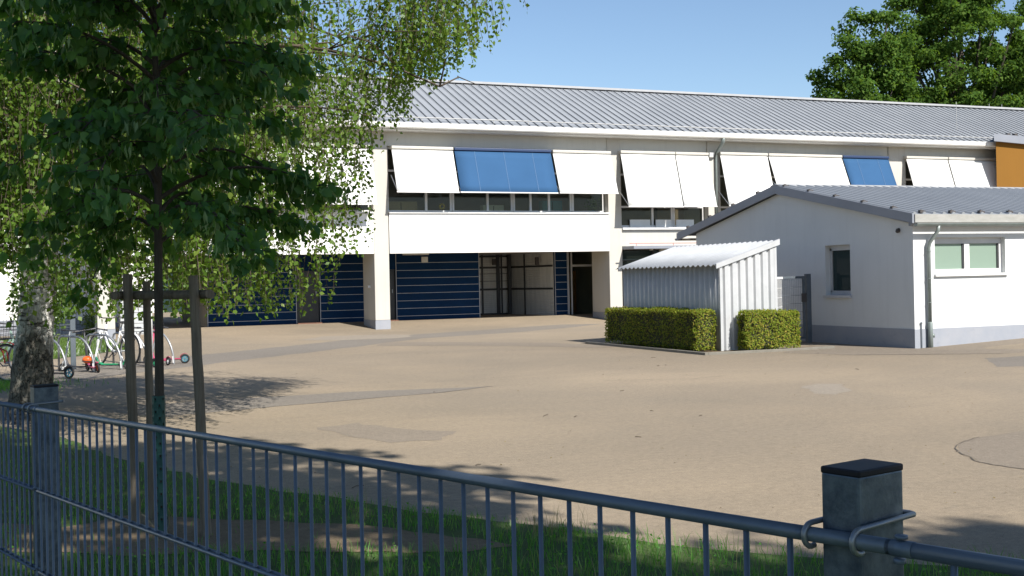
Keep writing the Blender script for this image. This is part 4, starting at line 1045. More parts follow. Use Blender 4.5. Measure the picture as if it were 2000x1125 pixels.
potted(19.6, 39.05, 3.95, 0); potted(13.75, 39.1, 3.95, 1)

def cupboard(u0, u1, v, z1, mat, label):
    t = empty('cupboard', (u0, v, 2.96), 0, label, 'cupboard')
    MB().box(u0, u1, v, v+0.35, 2.96, z1).build('body', mat, t, bevel=0.01)
    m = MB(); k = max(2, int((u1-u0)/0.45))
    for i in range(1, k): m.box(u0+(u1-u0)*i/k-0.008, u0+(u1-u0)*i/k+0.008, v-0.012, v-0.001, 3.0, z1-0.04)
    m.build('door_gap', MT['dark'], t)
cupboard(11.8, 13.0, 39.6, 4.42, M('beech_board', (0.60, 0.42, 0.22), (0.52, 0.36, 0.19), 3, 0.6), 'beech cupboard dimly seen behind the leftmost pane of the middle bay')
cupboard(15.4, 16.2, 39.35, 4.30, M('cream_board', (0.72, 0.66, 0.50), (0.66, 0.60, 0.46), 3, 0.6), 'cream cupboard behind the glass under the blue awning')
cupboard(17.8, 18.6, 39.5, 4.48, M('teal_board', (0.10, 0.28, 0.30), (0.09, 0.24, 0.26), 3, 0.6), 'teal cupboard behind the glass left of the pot plant')
cupboard(22.9, 24.1, 40.0, 4.3, M('brown_board', (0.22, 0.12, 0.06), (0.18, 0.10, 0.05), 3, 0.6), 'dark brown cupboard behind the pale window boxes right of the third pillar')

def make_orange():
    t = empty('orange_building', (37.8, 37.6, 0), 0, 'orange rendered block with a dark grey roof edge at the far right', 'building')
    MB().prism([(37.8,37.6),(44.3,37.6),(45.2,38.4),(38.7,38.4)], -0.2, 6.94).build('wall', MT['orange'], t)
    MB().hexa([(37.5,37.4,6.95),(44.6,37.4,6.60),(45.5,38.45,6.60),(38.6,38.45,6.95),(37.5,37.4,7.26),(44.6,37.4,6.94),(45.5,38.45,6.94),(38.6,38.45,7.26)]).build('roof', MT['roof_edge'], t)
    mb = MB()
    for u in (38.3, 38.7): mb.box(u,u+0.16,37.45,37.6,7.19,7.30)
    mb.build('roof_clamp', MT['clampdark'], t)
make_orange()

# ------------------------------------------------------------------ annex with the gable
def make_annex():
    t = empty('annex_building', (17.15, 19.36, 0), 0, 'low white gabled annex with grey seamed roof, grey plinth and corner downpipe', 'building')
    U = 17.15; UB = 31.0; VA = 19.36; VB = 27.85; VR = 23.97; zE = 2.62; 
    zb = 2.66; slope = (3.60-2.62)/(VR-VA)
    zt = lambda v: 2.60 + slope*min(v-VA, (2*VR-VA)-v)
    g = [(U,VA,0.40),(U,VB,0.40),(U,VB,zt(VB)),(U,VR,zt(VR)),(U,VA,zt(VA))]
    # gable wall with a window hole: built from pieces round the opening
    wa, wb, z0, z1 = 21.38, 22.26, 1.10, 2.24
    mb = MB(); th = 0.30
    def gp(pts): mb.extr([(U, v, z) for v, z in pts], (th,0,0))
    gp([(VA,0.40),(wa,0.40),(wa,zt(wa)),(VA,zt(VA))])
    gp([(wa,0.40),(wb,0.40),(wb,z0),(wa,z0)])
    gp([(wa,z1),(wb,z1),(wb,zt(wb)),(wa,zt(wa))])
    gp([(wb,0.40),(VB,0.40),(VB,zt(VB)),(VR,zt(VR)),(wb,zt(wb))])
    # long wall with its window hole
    ha, hb, hz0, hz1 = 17.72, 19.66, 1.54, 2.31
    u0 = U+th
    mb.box(u0, ha, VA, VA+th, 0.40, 2.60); mb.box(hb, UB, VA, VA+th, 0.40, 2.60)
    mb.box(ha, hb, VA, VA+th, 0.40, hz0); mb.box(ha, hb, VA, VA+th, hz1, 2.60)
    mb.box(u0, UB, VB-th, VB, 0.40, zt(VB)); mb.box(UB-th, UB, VA+th, VB-th, 0.40, 2.6)
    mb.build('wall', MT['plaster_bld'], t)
    pl = MB(); pl.box(U-0.012, UB+0.012, VA-0.012, VB+0.012, -0.4, 0.402)
    pl.build('plinth', MT['plinth'], t)
    MB().box(U+0.5, UB-0.4, VA+0.6, VB-0.4, 0.41, 2.5).build('inside_wall', MT['room'], t)
    # gable window
    w = MB(); f = 0.07; x0 = U+0.13
    w.box(x0, x0+0.07, wa, wb, z1-f-0.05, z1); w.box(x0, x0+0.07, wa, wb, z0, z0+f+0.03); w.box(x0, x0+0.07, wa, wa+f, z0+f, z1-f); w.box(x0, x0+0.07, wb-f, wb, z0+f, z1-f)
    wo = w.build('window', MT['frame'], t)
    MB().box(x0+0.03, x0+0.045, wa+f*.6, wb-f*.6, z0+f*.6, z1-f*.6).build('pane', MT['glass_dark'], wo)
    MB().box(U-0.05, x0, wa-0.03, wb+0.04, z0-0.06, z0-0.002).build('sill', MT['frame'], wo)
    # double window on the sunny side
    w = MB(); y0 = VA+0.10
    w.box(ha, hb, y0, y0+0.08, hz1-0.13, hz1)
    roll = w.build('shutter_box', MT['frame'], t)
    w = MB()
    w.box(ha, hb, y0+0.005, y0+0.08, hz0, hz0+0.10); w.box(ha, ha+0.07, y0+0.005, y0+0.08, hz0+.1, hz1-.13); w.box(hb-0.07, hb, y0+0.005, y0+0.08, hz0+.1, hz1-.13)
    w.box(18.62, 18.76, y0+0.004, y0+0.079, hz0+.1, hz1-.13)
    wo = w.build('window', MT['frame_w'], t)
    for a, b in ((ha+.05, 18.63), (18.75, hb-.05)): MB().box(a, b, y0+0.04, y0+0.055, hz0+.08, hz1-.12).build('pane', MT['glass_green'], wo)
    for a, b in ((ha+.07, 18.62), (18.76, hb-.07)): MB().box(b-0.045, b, y0+0.02, y0+0.038, hz0+.1, hz1-.13).build('gasket', MT['frame_d'], wo)
    MB().box(ha-0.03, hb+0.04, VA-0.06, y0, hz0-0.05, hz0-0.002).build('sill', MT['white_metal'], wo)
    # roof slabs
    ug = U-0.14; ue = UB+0.3; VE = VA-0.17; VF = 28.62
    zr = 3.76; ze = 2.79
    mb = MB(); tk = 0.06
    mb.extr([(ug,VE,ze),(ug,VR,zr),(ug,VR,zr-tk),(ug,VE,ze-tk)], (ue-ug,0,0))
    mb.extr([(ug,VR+.001,zr),(ug,VF,ze),(ug,VF,ze-tk),(ug,VR+.001,zr-tk)], (ue-ug,0,0))
    sl = Vector((0, VR-VE, zr-ze)).normalized(); nn = Vector((0,-sl.z,sl.y))
    k = int((ue-ug)/0.26)
    for i in range(k+1):
        u = ug+0.05+i*0.26
        a = Vector((u,VE+0.005,ze)) + nn*0.015; b = Vector((u,VR,zr)) - sl*0.12 + nn*0.015
        # trapezoidal rib
        h = 0.045; s1 = 0.050; s2 = 0.024
        A = [Vector((-s1,0,0)), Vector((s1,0,0)), Vector((s2,0,0))+nn*h, Vector((-s2,0,0))+nn*h]
        a -= nn*0.014; b -= nn*0.014
        mb.hexa([a+A[0], a+A[1], b+A[1], b+A[0], a+A[3], a+A[2], b+A[2], b+A[3]])
        sl2 = Vector((0, VF-VR, ze-zr)).normalized(); n2 = Vector((0, -sl2.z, sl2.y)) * (1)
        a2 = Vector((u,VR,zr)) + sl2*0.12; b2 = Vector((u,VF,ze)); mb.bar(a2, b2, 0.04, 0.05, (0,0,1))
    ro = mb.build('roof', MT['roof'], t)
    MB().extr([(ug-.005,VR-0.20,zr-0.01),(ug-.005,VR,zr+0.05),(ug-.005,VR+0.20,zr-0.01),(ug-.005,VR,zr+0.02)], (ue-ug,0,0)).build('ridge_cap', MT['ridge'], ro)
    mb = MB()
    for i in range(int((ue-ug)/0.26)): mb.box(ug+0.12+i*0.26, ug+0.24+i*0.26, VR-0.215, VR-0.19, zr-0.043, zr-0.014)
    mb.build('ridge_highlights', MT['white_metal'], ro)  # white blocks stand in for bright highlights in the ridge gaps
    # verge boards on the gable, eave board, gutter
    d = 0.185
    mb = MB()
    mb.extr([(ug-0.02,VE-.004,ze+0.012),(ug-0.02,VR,zr+0.012),(ug-0.02,VR,zr-d-0.01),(ug-0.02,VE-.004,ze-d)], (0.05,0,0))
    mb.extr([(ug-0.02,VR+.0015,zr+0.012),(ug-0.02,VF+.004,ze+0.012),(ug-0.02,VF+.004,ze-d),(ug-0.02,VR+.0015,zr-d-0.01)], (0.05,0,0))
    mb.build('verge_board', MT['roof_edge'], t)
    mb = MB()
    mb.extr([(ug+0.03,VE,ze-0.061),(ug+0.03,VA-.002,ze-0.03),(ug+0.03,VA-.002,2.55),(ug+0.03,VE,ze-d)], (U-ug-0.032,0,0))
    mb.build('verge_return', MT['roof_edge'], t)
    MB().box(ug+0.032, ue, VE-0.03, VE-0.002, ze-d+0.012, ze-0.005).build('eave_board', MT['fascia_w'], t)
    mb = MB(); mb.box(ug+0.04, ue-.01, VE+.002, VA-0.003, 2.603, 2.63); mb.build('soffit', MT['soffit'], t)
    MB().box(U+0.0, UB, VF-0.45, VF-0.02, ze-0.19, ze-0.14).build('rear_soffit', MT['soffit'], t)
    gt = MB(); pr = [(VE-0.09+0.055*math.cos(pi+pi*i/8), 2.585+0.055*math.sin(pi+pi*i/8)) for i in range(9)] + [(VE-0.09+0.048,2.585),(VE-0.09-0.048,2.587)]
    gt.extr([(ug-0.02,y,z) for y,z in pr], (ue-ug,0,0))
    gt.tube([(ug-0.02,VE-0.148,2.588),(ue,VE-0.148,2.588)], 0.010, 6)
    gt.build('gutter', MT['zinc'], t)
    # rear gutter end seen under the far verge
    gt = MB(); pr = [(VF+0.07+0.055*math.cos(pi+pi*i/8), 2.66+0.06*math.sin(pi+pi*i/8)) for i in range(9)]
    gt.extr([(ug-0.01,y,z) for y,z in pr], (ue-ug,0,0)); gt.build('gutter', MT['roof_edge'], t)
    # downpipe
    dp = MB(); u = 17.52; gv = VE-0.09
    dp.tube([(u+0.08,gv,2.56),(u+0.07,gv+0.01,2.44),(u-0.02,VA-0.10,2.20),(u-0.03,VA-0.075,2.10),(u-0.03,VA-0.075,0.55)], 0.040, 10)
    dp.tube([(u-0.03,VA-0.075,0.55),(u-0.03,VA-0.075,0.53),(u-0.03,VA-0.08,-0.1)], [0.040,0.052,0.052], 10)
    for z in (2.02, 1.45, 0.95, 0.53): dp.torus((u-0.03,VA-0.075,z),(0,0,1),0.041,0.010,14,6)
    dp.box(u+0.01,u+0.06,VA-0.11,VA-0.05,0.22,0.30)
    dp.build('downpipe', MT['zinc'], t, smooth=True)
    MB().tube([(17.30,VA-0.03,0.0),(17.30,VA-0.03,0.52)], 0.014, 6).ball((17.30,VA-0.03,0.53),0.024).build('earth_rod', MT['wire'], t)
    # small lamp on the gable
    lo = MB(); lo.tube([(U-0.002,19.78,2.48),(U-0.05,19.78,2.48)], [0.05,0.04], 12); lo.ball((U-0.06,19.76,2.46),0.04); lo.build('wall_lamp', MT['clampdark'], t)
    # roof clamps along the verge, the ridge and the eave
    def clamp(p):
        x, y, z = p
        mb = MB(); mb.box(x-0.07, x+0.02, y-0.035, y+0.035, z+0.0, z+0.055); mb.box(x+0.03,x+0.075,y-0.025,y+0.025,z+0.0,z+0.045)
        mb.tube([(x-0.02,y,z+0.055),(x-0.02,y,z+0.07)], 0.02, 6)
        mb.build('roof_clamp', MT['clampdark'], t)
    for k in range(5): 
        s = 0.07 + k*0.198; v = VR + (VE-VR)*s; clamp((ug+0.08, v, zr+(ze-zr)*s+0.012))
    for k in range(4):
        s = 0.16 + k*0.24; v = VR + (VF-VR)*s; clamp((ug+0.05, v, zr+(ze-zr)*s+0.012))
    for u in (17.5, 18.3, 20.1, 21.0, 22.1, 23.3): clamp((u, VR+0.25, zr+0.005))
    for u in (17.3, 18.1, 18.9, 19.7, 20.5): clamp((u, VE+0.06, ze+0.028))
make_annex()

# ------------------------------------------------------------------ corrugated shed
def make_shed():
    t = empty('storage_shed', (13.65, 21.35, 0), 0, 'small corrugated metal shed with sloping roof behind the clipped hedges', 'shed')
    UF, VF, UB, VB = 13.62, 21.22, 15.02, 25.55
    ze, zb = 1.83, 2.27
    # left wall: corrugated, waves along v
    def corr_wall(axis, fixed, a, b, z0, ztop, pitch, amp, sgn):
        n = int((b-a)/pitch*10); V = []; F = []
        for i in range(n+1):
            s = a+(b-a)*i/n; o = amp*math.sin(2*pi*(s-a)/pitch)*sgn
            zt = ztop(s)
            if axis == 'v': V += [(fixed+o, s, z0), (fixed+o, s, zt)]
            else: V += [(s, fixed+o, z0), (s, fixed+o, zt)]
        for i in range(n): F.append((2*i, 2*i+2, 2*i+3, 2*i+1))
        return V, F
    V, F = corr_wall('v', UF+0.02, VF+0.02, VB, 0.02, lambda s: ze-0.015, 0.205, 0.020, 1)
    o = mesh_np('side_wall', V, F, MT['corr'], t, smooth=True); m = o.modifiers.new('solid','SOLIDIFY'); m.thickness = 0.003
    # sunny wall: wide trapezoid profile boards
    mb = MB(); u = UF+0.05; n = 7; w = (UB-UF-0.06)/n
    zt = lambda s: ze-0.02 + (zb-ze)*(s-UF)/(UB-UF)
    for i in range(n):
        a = UF+0.05+i*w; 
        pro = [(a,0.0),(a+w*.20,0.0),(a+w*.36,-0.045),(a+w*.86,-0.045),(a+w,0.0)]
        for (x0,y0),(x1,y1) in zip(pro, pro[1:]):
            mb.poly([(x0,VF+0.02+y0,0.02),(x1,VF+0.02+y1,0.02),(x1,VF+0.02+y1,zt(x1)),(x0,VF+0.02+y0,zt(x0))])
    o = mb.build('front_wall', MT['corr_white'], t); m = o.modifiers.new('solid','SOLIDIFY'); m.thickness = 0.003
    mb = MB(); mb.box(UB-0.02, UB, VF+0.04, VB, 0.02, zb-0.03); mb.box(UF+0.08, UB-0.02, VB-0.04, VB-0.02, 0.02, ze-0.02)
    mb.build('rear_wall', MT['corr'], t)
    MB().box(UF-0.012, UF+0.055, VF-0.03, VF+0.03, 0.0, ze-0.02).build('corner_trim', MT['corr_white'], t)
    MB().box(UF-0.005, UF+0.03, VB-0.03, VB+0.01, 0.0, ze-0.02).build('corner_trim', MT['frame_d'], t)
    MB().box(UB-0.03, UB+0.035, VF-0.022, VF+0.035, 0.0, zb-0.03).build('corner_trim', MT['corr_white'], t)
    # roof: sinus corrugation running up the slope
    V = []; F = []; n = 440; a, b = VF-0.03, VB+0.12; u0, u1 = UF-0.13, UB+0.10
    z_at = lambda u: ze + (zb-ze)*(u-UF)/(UB-UF) + 0.03
    for i in range(n+1):
        s = a+(b-a)*i/n; o = 0.022*math.sin(2*pi*(s-a)/0.205)
        V += [(u0, s, z_at(u0)+o), (u1, s, z_at(u1)+o)]
    for i in range(n): F.append((2*i, 2*i+1, 2*i+3, 2*i+2))
    o = mesh_np('roof', V, F, MT['corr_white'], t, smooth=True); m = o.modifiers.new('solid','SOLIDIFY'); m.thickness = 0.003
    mb = MB(); mb.hexa([(u0+.02,a-0.03,z_at(u0)-0.07),(u1,a-0.03,z_at(u1)-0.09),(u1,a-0.012,z_at(u1)-0.09),(u0+.02,a-0.012,z_at(u0)-0.07),(u0+.02,a-0.03,z_at(u0)+0.035),(u1,a-0.03,z_at(u1)+0.035),(u1,a+0.03,z_at(u1)+0.035),(u0+.02,a+0.03,z_at(u0)+0.035)])
    mb.build('verge_trim', MT['corr_white'], t)
make_shed()

def hedge(name, boxes, label, seed, n):
    rg = np.random.default_rng(seed)
    c = boxes[0]; t = empty(name, ((c[0]+c[1])/2, (c[2]+c[3])/2, 0), 0, label, 'hedge', 'clipped hedges round the shed')
    core = MB(); PP = []; NN = []
    for (x0,x1,y0,y1,z1) in boxes:
        i = 0.07
        core.box(x0+i, x1-i, y0+i, y1-i, 0.12, z1-i)
        ar = [(y1-y0)*z1, (y1-y0)*z1, (x1-x0)*z1, (x1-x0)*z1, (x1-x0)*(y1-y0)]
        tot = sum(ar)
        for f in range(5):
            k = int(n/len(boxes)*ar[f]/tot); r1 = rg.uniform(0,1,k); r2 = rg.uniform(0,1,k)
            if f < 2: P = np.stack([np.full(k, x0 if f==0 else x1), y0+(y1-y0)*r1, 0.06+(z1-0.06)*r2],1); nr = (-1 if f==0 else 1,0,0)
            elif f < 4: P = np.stack([x0+(x1-x0)*r1, np.full(k, y0 if f==2 else y1), 0.06+(z1-0.06)*r2],1); nr = (0,-1 if f==2 else 1,0)
            else: P = np.stack([x0+(x1-x0)*r1, y0+(y1-y0)*r2, np.full(k, z1)],1); nr = (0,0,1)
            PP.append(P); NN.append(np.tile(np.array(nr, float), (k,1)))
    P = np.concatenate(PP); Nn = np.concatenate(NN); k = len(P)
    cx = np.array([(boxes[0][0]+boxes[0][1])/2, (boxes[0][2]+boxes[0][3])/2, 0.45])
    bump = np.stack([vnoise(P[:, [1,2]]*1.0, 4.0, 1), vnoise(P[:, [0,2]], 4.0, 2), vnoise(P[:, [0,1]], 4.0, 3)],1).mean(1)
    bump2 = np.stack([vnoise(P[:, [1,2]]*1.0, 11.0, 1), vnoise(P[:, [0,2]], 11.0, 2), vnoise(P[:, [0,1]], 11.0, 3)],1).mean(1)
    P = P + Nn*(((bump-0.5)*0.16 + (bump2-.5)*0.12 - rg.uniform(0,0.10,k))[:,None]) + rg.normal(0,0.012,(k,3))
    # clipped, but with soft shoulders and an uneven top
    (x0,x1,y0,y1,z1) = boxes[0]; hw = min(x1-x0, y1-y0)/2
    mx = np.array([(x0+x1)/2, (y0+y1)/2]); q = np.abs(P[:, :2]-mx); ex = np.maximum(0, q - np.array([(x1-x0)/2-0.13, (y1-y0)/2-0.13])); ez = np.maximum(0, P[:, 2]-(z1-0.13))
    over = np.sqrt(ex[:,0]**2 + ex[:,1]**2 + ez**2); k1 = np.where(over > 0.13, 0.13/np.maximum(over, 1e-6), 1.0)
    sg = np.sign(P[:, :2]-mx)
    P[:, :2] -= sg*ex*(1-k1)[:, None]; P[:, 2] -= ez*(1-k1)
    P[:, 2] += (vnoise(P[:, [0,1]], 2.3, 6)-0.5)*0.07*np.clip(P[:, 2]/z1, 0, 1)
    ND = unit(Nn + rg.normal(0,0.45,(k,3)) + np.array([0,0,0.2])); D = np.cross(ND, rg.normal(0,1,(k,3))); S = np.cross(ND, D)
    V,F = leaf_geo(P, D, rg.uniform(0.03,0.065,k), rg.uniform(0.016,0.030,k), 0.15, False, S)
    core.build('branches', MT['hedgecore'], t)
    mesh_np('foliage', V, F, MT['hedgeleaf'], t)
    st = MB()
    for i in range(5):
        x = rg.uniform(c[0]+.1,c[1]-.1); y = rg.uniform(c[2]+.1,c[3]-.1); st.tube([(x,y,-0.02),(x+rg.normal(0,.03),y+rg.normal(0,.03),0.2)],0.012,5)
    st.build('stem', MT['twig'], t)
hedge('hedge', [(12.98,13.50,21.15,25.35,0.90)], 'longer clipped hedge along the dark side of the corrugated shed', 3, 16000)
hedge('hedge', [(13.92,15.30,20.70,21.10,0.84)], 'shorter sunlit clipped hedge in front of the shed\'s bright end', 4, 9000)
# bed and kerb
sheet('planting_bed', [(12.82,25.5),(12.82,20.52),(15.9,20.52),(15.9,21.2),(13.6,21.2),(13.6,25.5)], MT['soil'], 0.012, 0.0, 9)
kb = MB(); kb.box(12.74, 12.82, 20.44, 25.9, -0.1, 0.055); kb.box(12.82, 15.95, 20.44, 20.52, -0.1, 0.052)
tag(kb.build('kerb', MT['kerb'], bevel=0.008), kind='structure')

# ------------------------------------------------------------------ gate and mesh return between shed and annex
def mesh_rect(mb, p, q, z0, z1, sx, sz, r):
    p = Vector(p + (0,)); q = Vector(q + (0,)); L = (q-p).length; n = max(1, int(round(L/sx)))
    for i in range(n+1):
        c = p.lerp(q, i/n); mb.tube([(c.x,c.y,z0),(c.x,c.y,z1)], r, 4, False)
    m = max(1, int(round((z1-z0)/sz)))
    for j in range(m+1):
        z = z0+(z1-z0)*j/m; mb.tube([(p.x,p.y,z),(q.x,q.y,z)], r*1.2, 4, False)
def make_gate():
    t = empty('metal_gate', (16.9, 22.6, 0), 0, 'grey steel mesh gate in the gap between the shed and the white gable', 'gate')
    V = 22.6
    MB().box(16.84, 16.96, V-0.05, V+0.05, -0.1, 1.60).build('gate_post', MT['gate'], t, bevel=0.006)
    f = MB(); f.box(15.2, 16.80, V-0.02, V+0.02, 1.50, 1.55); f.box(15.2, 16.80, V-0.02, V+0.02, 0.10, 0.15); f.box(16.75, 16.80, V-0.02, V+0.02, 0.151, 1.499); f.box(15.2, 15.25, V-0.02, V+0.02, 0.151, 1.499)
    f.build('gate_frame', MT['gate'], t)
    m = MB(); mesh_rect(m, (15.26,V), (16.74,V), 0.16, 1.49, 0.05, 0.20, 0.003); m.build('wire_mesh', MT['gate'], t)
    MB().box(16.70, 16.82, V-0.06, V-0.02, 0.95, 1.15).build('lock', MT['clampdark'], t)
    t = empty('mesh_fence', (15.2, 21.5, 0), 0, 'short bright mesh fence panel sticking out past the shed corner', 'fence')
    MB().box(15.08, 15.13, 21.40, 21.45, 0, 1.50).build('fence_post', MT['white_metal'], t)
    m = MB(); mesh_rect(m, (15.14,21.43), (15.60,21.80), 0.05, 1.5, 0.05, 0.2, 0.004); m.build('wire_mesh', MT['white_metal'], t)
    MB().bar((15.08,21.42,1.52), (15.62,21.82,1.52), 0.05, 0.05).build('top_rail', MT['white_metal'], t)
make_gate()

# ------------------------------------------------------------------ left background: side wing, low mesh fence, cabinet, post, shrubs
def make_wing():
    t = empty('side_wing', (-8.0, 44.5, 0), 0, 'plain white building wing in the left background behind the birch', 'building')
    MB().box(-22, 3.4, 44.5, 54, 0.55, 6.6).build('wall', MT['plaster'], t)
    MB().box(-22.02, 3.42, 44.48, 54.02, -0.3, 0.548).build('plinth', MT['plinth'], t)
    MB().box(-22.5, 3.8, 44.0, 54.5, 6.62, 6.9).build('roof', MT['roof_edge'], t)
    for (a, z) in ((-3.6, 1.5), (-8.0, 1.5), (-3.6, 4.4), (-8.0, 4.4), (0.2, 4.4)):
        w = MB(); w.box(a, a+2.6, 44.40, 44.49, z, z+0.08); w.box(a, a+2.6, 44.40, 44.49, z+1.5, z+1.58)
        for u in (a, a+1.26, a+2.52): w.box(u, u+0.08, 44.40, 44.49, z+0.081, z+1.499)
        wo = w.build('window', MT['frame_w'], t)
        MB().box(a+.05, a+2.55, 44.44, 44.47, z+.05, z+1.53).build('pane', MT['glass_dark'], wo)
make_wing()
def make_back():
    t = empty('added_glow_building', (4.0, 66, 0), 0, 'pale low building added behind the school for the bright glow in the open passage', 'building')
    MB().box(-8, 16, 66, 72, -0.3, 3.4).build('wall', MT['plaster'], t)  # sunlit wall added so the passage shows a bright glow
    MB().box(-8.4, 16.4, 65.6, 72.4, 3.41, 3.7).build('roof', MT['roof_edge'], t)
    for a in (2.0, 7.0, 11.0):
        w = MB().box(a, a+0.12, 65.9, 65.99, 0.2, 2.6).box(a+1.6, a+1.72, 65.9, 65.99, 0.2, 2.6).box(a, a+1.72, 65.9, 65.99, 2.61, 2.7).build('window', MT['frame_d'], t)
        MB().box(a+.1, a+1.62, 65.93, 65.97, 0.2, 2.62).build('pane', MT['glass_dark'], w)
make_back()
def low_fence():
    t = empty('wire_fence', (0, 41.0, 0), 0, 'low grey wire mesh fence in front of the white side wing', 'fence')
    m = MB(); mesh_rect(m, (-9,41.0), (2.7,41.0), 0.10, 1.05, 0.10, 0.25, 0.006)
    m.tube([(-9,41,0.42),(2.7,41,0.42)],0.014,4)
    m.build('wire_mesh', MT['gate'], t)
    for u in (-9,-6.5,-4.0,-1.5,1.0,2.7): MB().box(u-0.03,u+0.03,41.01,41.07,-0.1,1.15).build('fence_post', MT['gate'], t)
low_fence()
def more_left():
    t = empty('utility_cabinet', (3.25, 39.6, 0), 0, 'pale grey slatted cabinet beside the bicycles at the school corner', 'cabinet')
    MB().box(2.95, 3.75, 39.5, 40.2, 0, 1.15).build('body', MT['cab'], t, bevel=0.01)
    mb = MB()
    for i in range(6): mb.box(2.94, 3.76, 39.48, 39.499, 0.12+i*0.17, 0.135+i*0.17)
    mb.build('slats', MT['frame'], t)
    t = empty('sign_post', (2.42, 24.85, 0), 0, 'slim pale metal post standing among the parked scooters', 'post')
    MB().tube([(2.42,24.85,-0.05),(2.42,24.85,2.6)], 0.055, 12).build('pole', MT['white_metal'], t, smooth=True)
    MB().torus((2.42,24.85,0.02),(0,0,1),0.06,0.02,14,6).build('foot', MT['zinc'], t)
    MB().box(2.36,2.48,24.78,24.92,2.601,2.64).build('cap', MT['sc_dark'], t)
    t = empty('rack_post', (0.95, 25.2, 0), 0, 'short grey square post at the left end of the bicycle hoops', 'post')
    MB().box(0.92, 1.02, 25.15, 25.25, -0.05, 1.35).build('pole', MT['gate'], t, bevel=0.008)
    MB().box(0.91, 1.03, 25.14, 25.26, 1.351, 1.375).build('cap', MT['sc_dark'], t)
more_left()
def shrub(name, base, r, h, n, leaf, mat, label, cat='shrub', conif=False):
    t = empty(name, base, 0, label, cat); b = np.array(base)
    if conif:
        MB().tube([tuple(b), tuple(b+np.array([0,0,h]))], [0.05,0.01], 6).build('trunk', MT['bark'], t)
        br = MB(); P = []; D = []
        for i in range(70):
            z = h*(0.04+0.94*i/70); a = i*2.4; L = r*(1-z/h)*rnd.uniform(.8,1.1)+0.05
            d = np.array([math.cos(a),math.sin(a),-0.12]); e = b+np.array([0,0,z]); br.tube([tuple(e), tuple(e+d*L)],[0.012,0.004],4,False)
            for k in range(int(L*60)):
                s = rnd.random(); P.append(e+d*L*s); D.append(d*0.8+np.array([rnd.gauss(0,.6),rnd.gauss(0,.6),rnd.gauss(0,.25)]))
        br.build('branches', MT['twig'], t); P = np.array(P); D = np.array(D); n = len(P)
        V,F = leaf_geo(P,D,rng.uniform(.09,.16,n),rng.uniform(.012,.02,n),.1)
    else:
        st = MB()
        for k in range(7):
            e = Vector((rnd.gauss(0,.4)*r, rnd.gauss(0,.4)*r, h*rnd.uniform(.6,.95))); st.tube([tuple(b), tuple(Vector(b)+e*0.5), tuple(Vector(b)+e)],[0.02,0.014,0.005],5,False)
        st.build('stems', MT['twig'], t)
        P = unit(rng.normal(0,1,(n,3)))*(rng.uniform(0.2,1,(n,1))**.4)*np.array([r,r,h*.5]) + b + np.array([0,0,h*.55])
        P += rng.normal(0,0.06,(n,3)); D = rng.normal(0,.6,(n,3)); D[:,2]-=.2
        V,F = leaf_geo(P,D,rng.uniform(.6,1.2,n)*leaf,rng.uniform(.4,.7,n)*leaf,.15)
    mesh_np('foliage',V,F,mat,t)
shrub('green_shrub', (0.6,38.6,0), 0.9, 2.6, 3200, 0.12, MT['bushleaf'], 'bright green shrub by the low wire fence beyond the bicycles')
shrub('green_shrub', (2.2,40.2,0), 0.35, 0.9, 900, 0.09, MT['bushleaf'], 'small green shrub low against the wire fence by the cabinet')
shrub('small_conifer', (-2.6,38.8,0), 0.9, 2.6, 0, 0, MT['firleaf'], 'small open-branched conifer at the far left edge', 'conifer', True)
sheet('lawn', [(-14,27.5),(-3,28.2),(0.8,29.0),(2.6,32),(2.5,40.8),(-14,40.8)], MT['turf'], 0.006, 0.08)
def lawn_grass():
    n = 26000; P = np.stack([rng.uniform(-4,2.6,n), rng.uniform(28,40.8,n), np.full(n,0.006)],1)
    P = P[inside(P, [(-14,27.5),(-3,28.2),(0.8,29.0),(2.6,32),(2.5,40.8),(-14,40.8)])]; n = len(P)
    tag(blades('lawn_grass', P, rng.uniform(.05,.14,n), rng.uniform(.012,.022,n), MT['bushleaf'], .7), kind='stuff')
    n = 3500; P = np.stack([rng.normal(-0.9,0.7,n), rng.normal(21.3,0.6,n), np.full(n,0.004)],1)
    tag(blades('tufts', P, rng.uniform(.03,.12,n), rng.uniform(.006,.014,n), MT['grass'], .7), kind='stuff')
lawn_grass()

# ------------------------------------------------------------------ bicycle hoops, bicycles, scooters
HD = Vector((-0.64, 0.77, 0))     # direction from a hoop's front foot to its back leg
def make_hoop():
    t = empty('bicycle_hoop', (0,0,0)); mb = MB()
    pts = [Vector((0,0,-0.03)), Vector((0,0,0.02))] + [Vector((0.48*(1-math.cos(a)), 0, 0.02+0.66*math.sin(a))) for a in [k*pi/2/9 for k in range(1,10)]] + [Vector((0.86,0,0.685)), Vector((0.93,0,0.655)), Vector((0.95,0,0.58)), Vector((0.95,0,-0.03))]
    mb.tube(pts, 0.021, 8); mb.build('tube', MT['alu'], t, local=True, smooth=True)
    MB().tube([(0.006,0,0.03),(0.018,0,0.17)], 0.0245, 8).build('reflector_sleeve', MT['bike_w'], t, local=True)
    return t
h0 = make_hoop(); ang = math.atan2(HD.y, HD.x)
HL = ['bicycle hoop nearest the birch trunk, leftmost of the row', 'second bicycle hoop from the birch, with the orange scooter wheel at its foot', 'middle bicycle hoop with the green scooter leaning beside it', 'fourth bicycle hoop, mostly hidden behind the left tree stake', 'rightmost bicycle hoop of the row, beside the reddish scooter']
hp = [(0.78,23.55),(1.29,23.92),(1.82,24.28),(2.36,24.75),(2.92,25.22)]
for i, (x, y) in enumerate(hp):
    o = h0 if i == 0 else copy_tree(h0)
    o.location = (x, y, 0); o.rotation_euler = (0,0,ang); tag(o, HL[i], 'bike rack', 'bicycle hoops in a row')

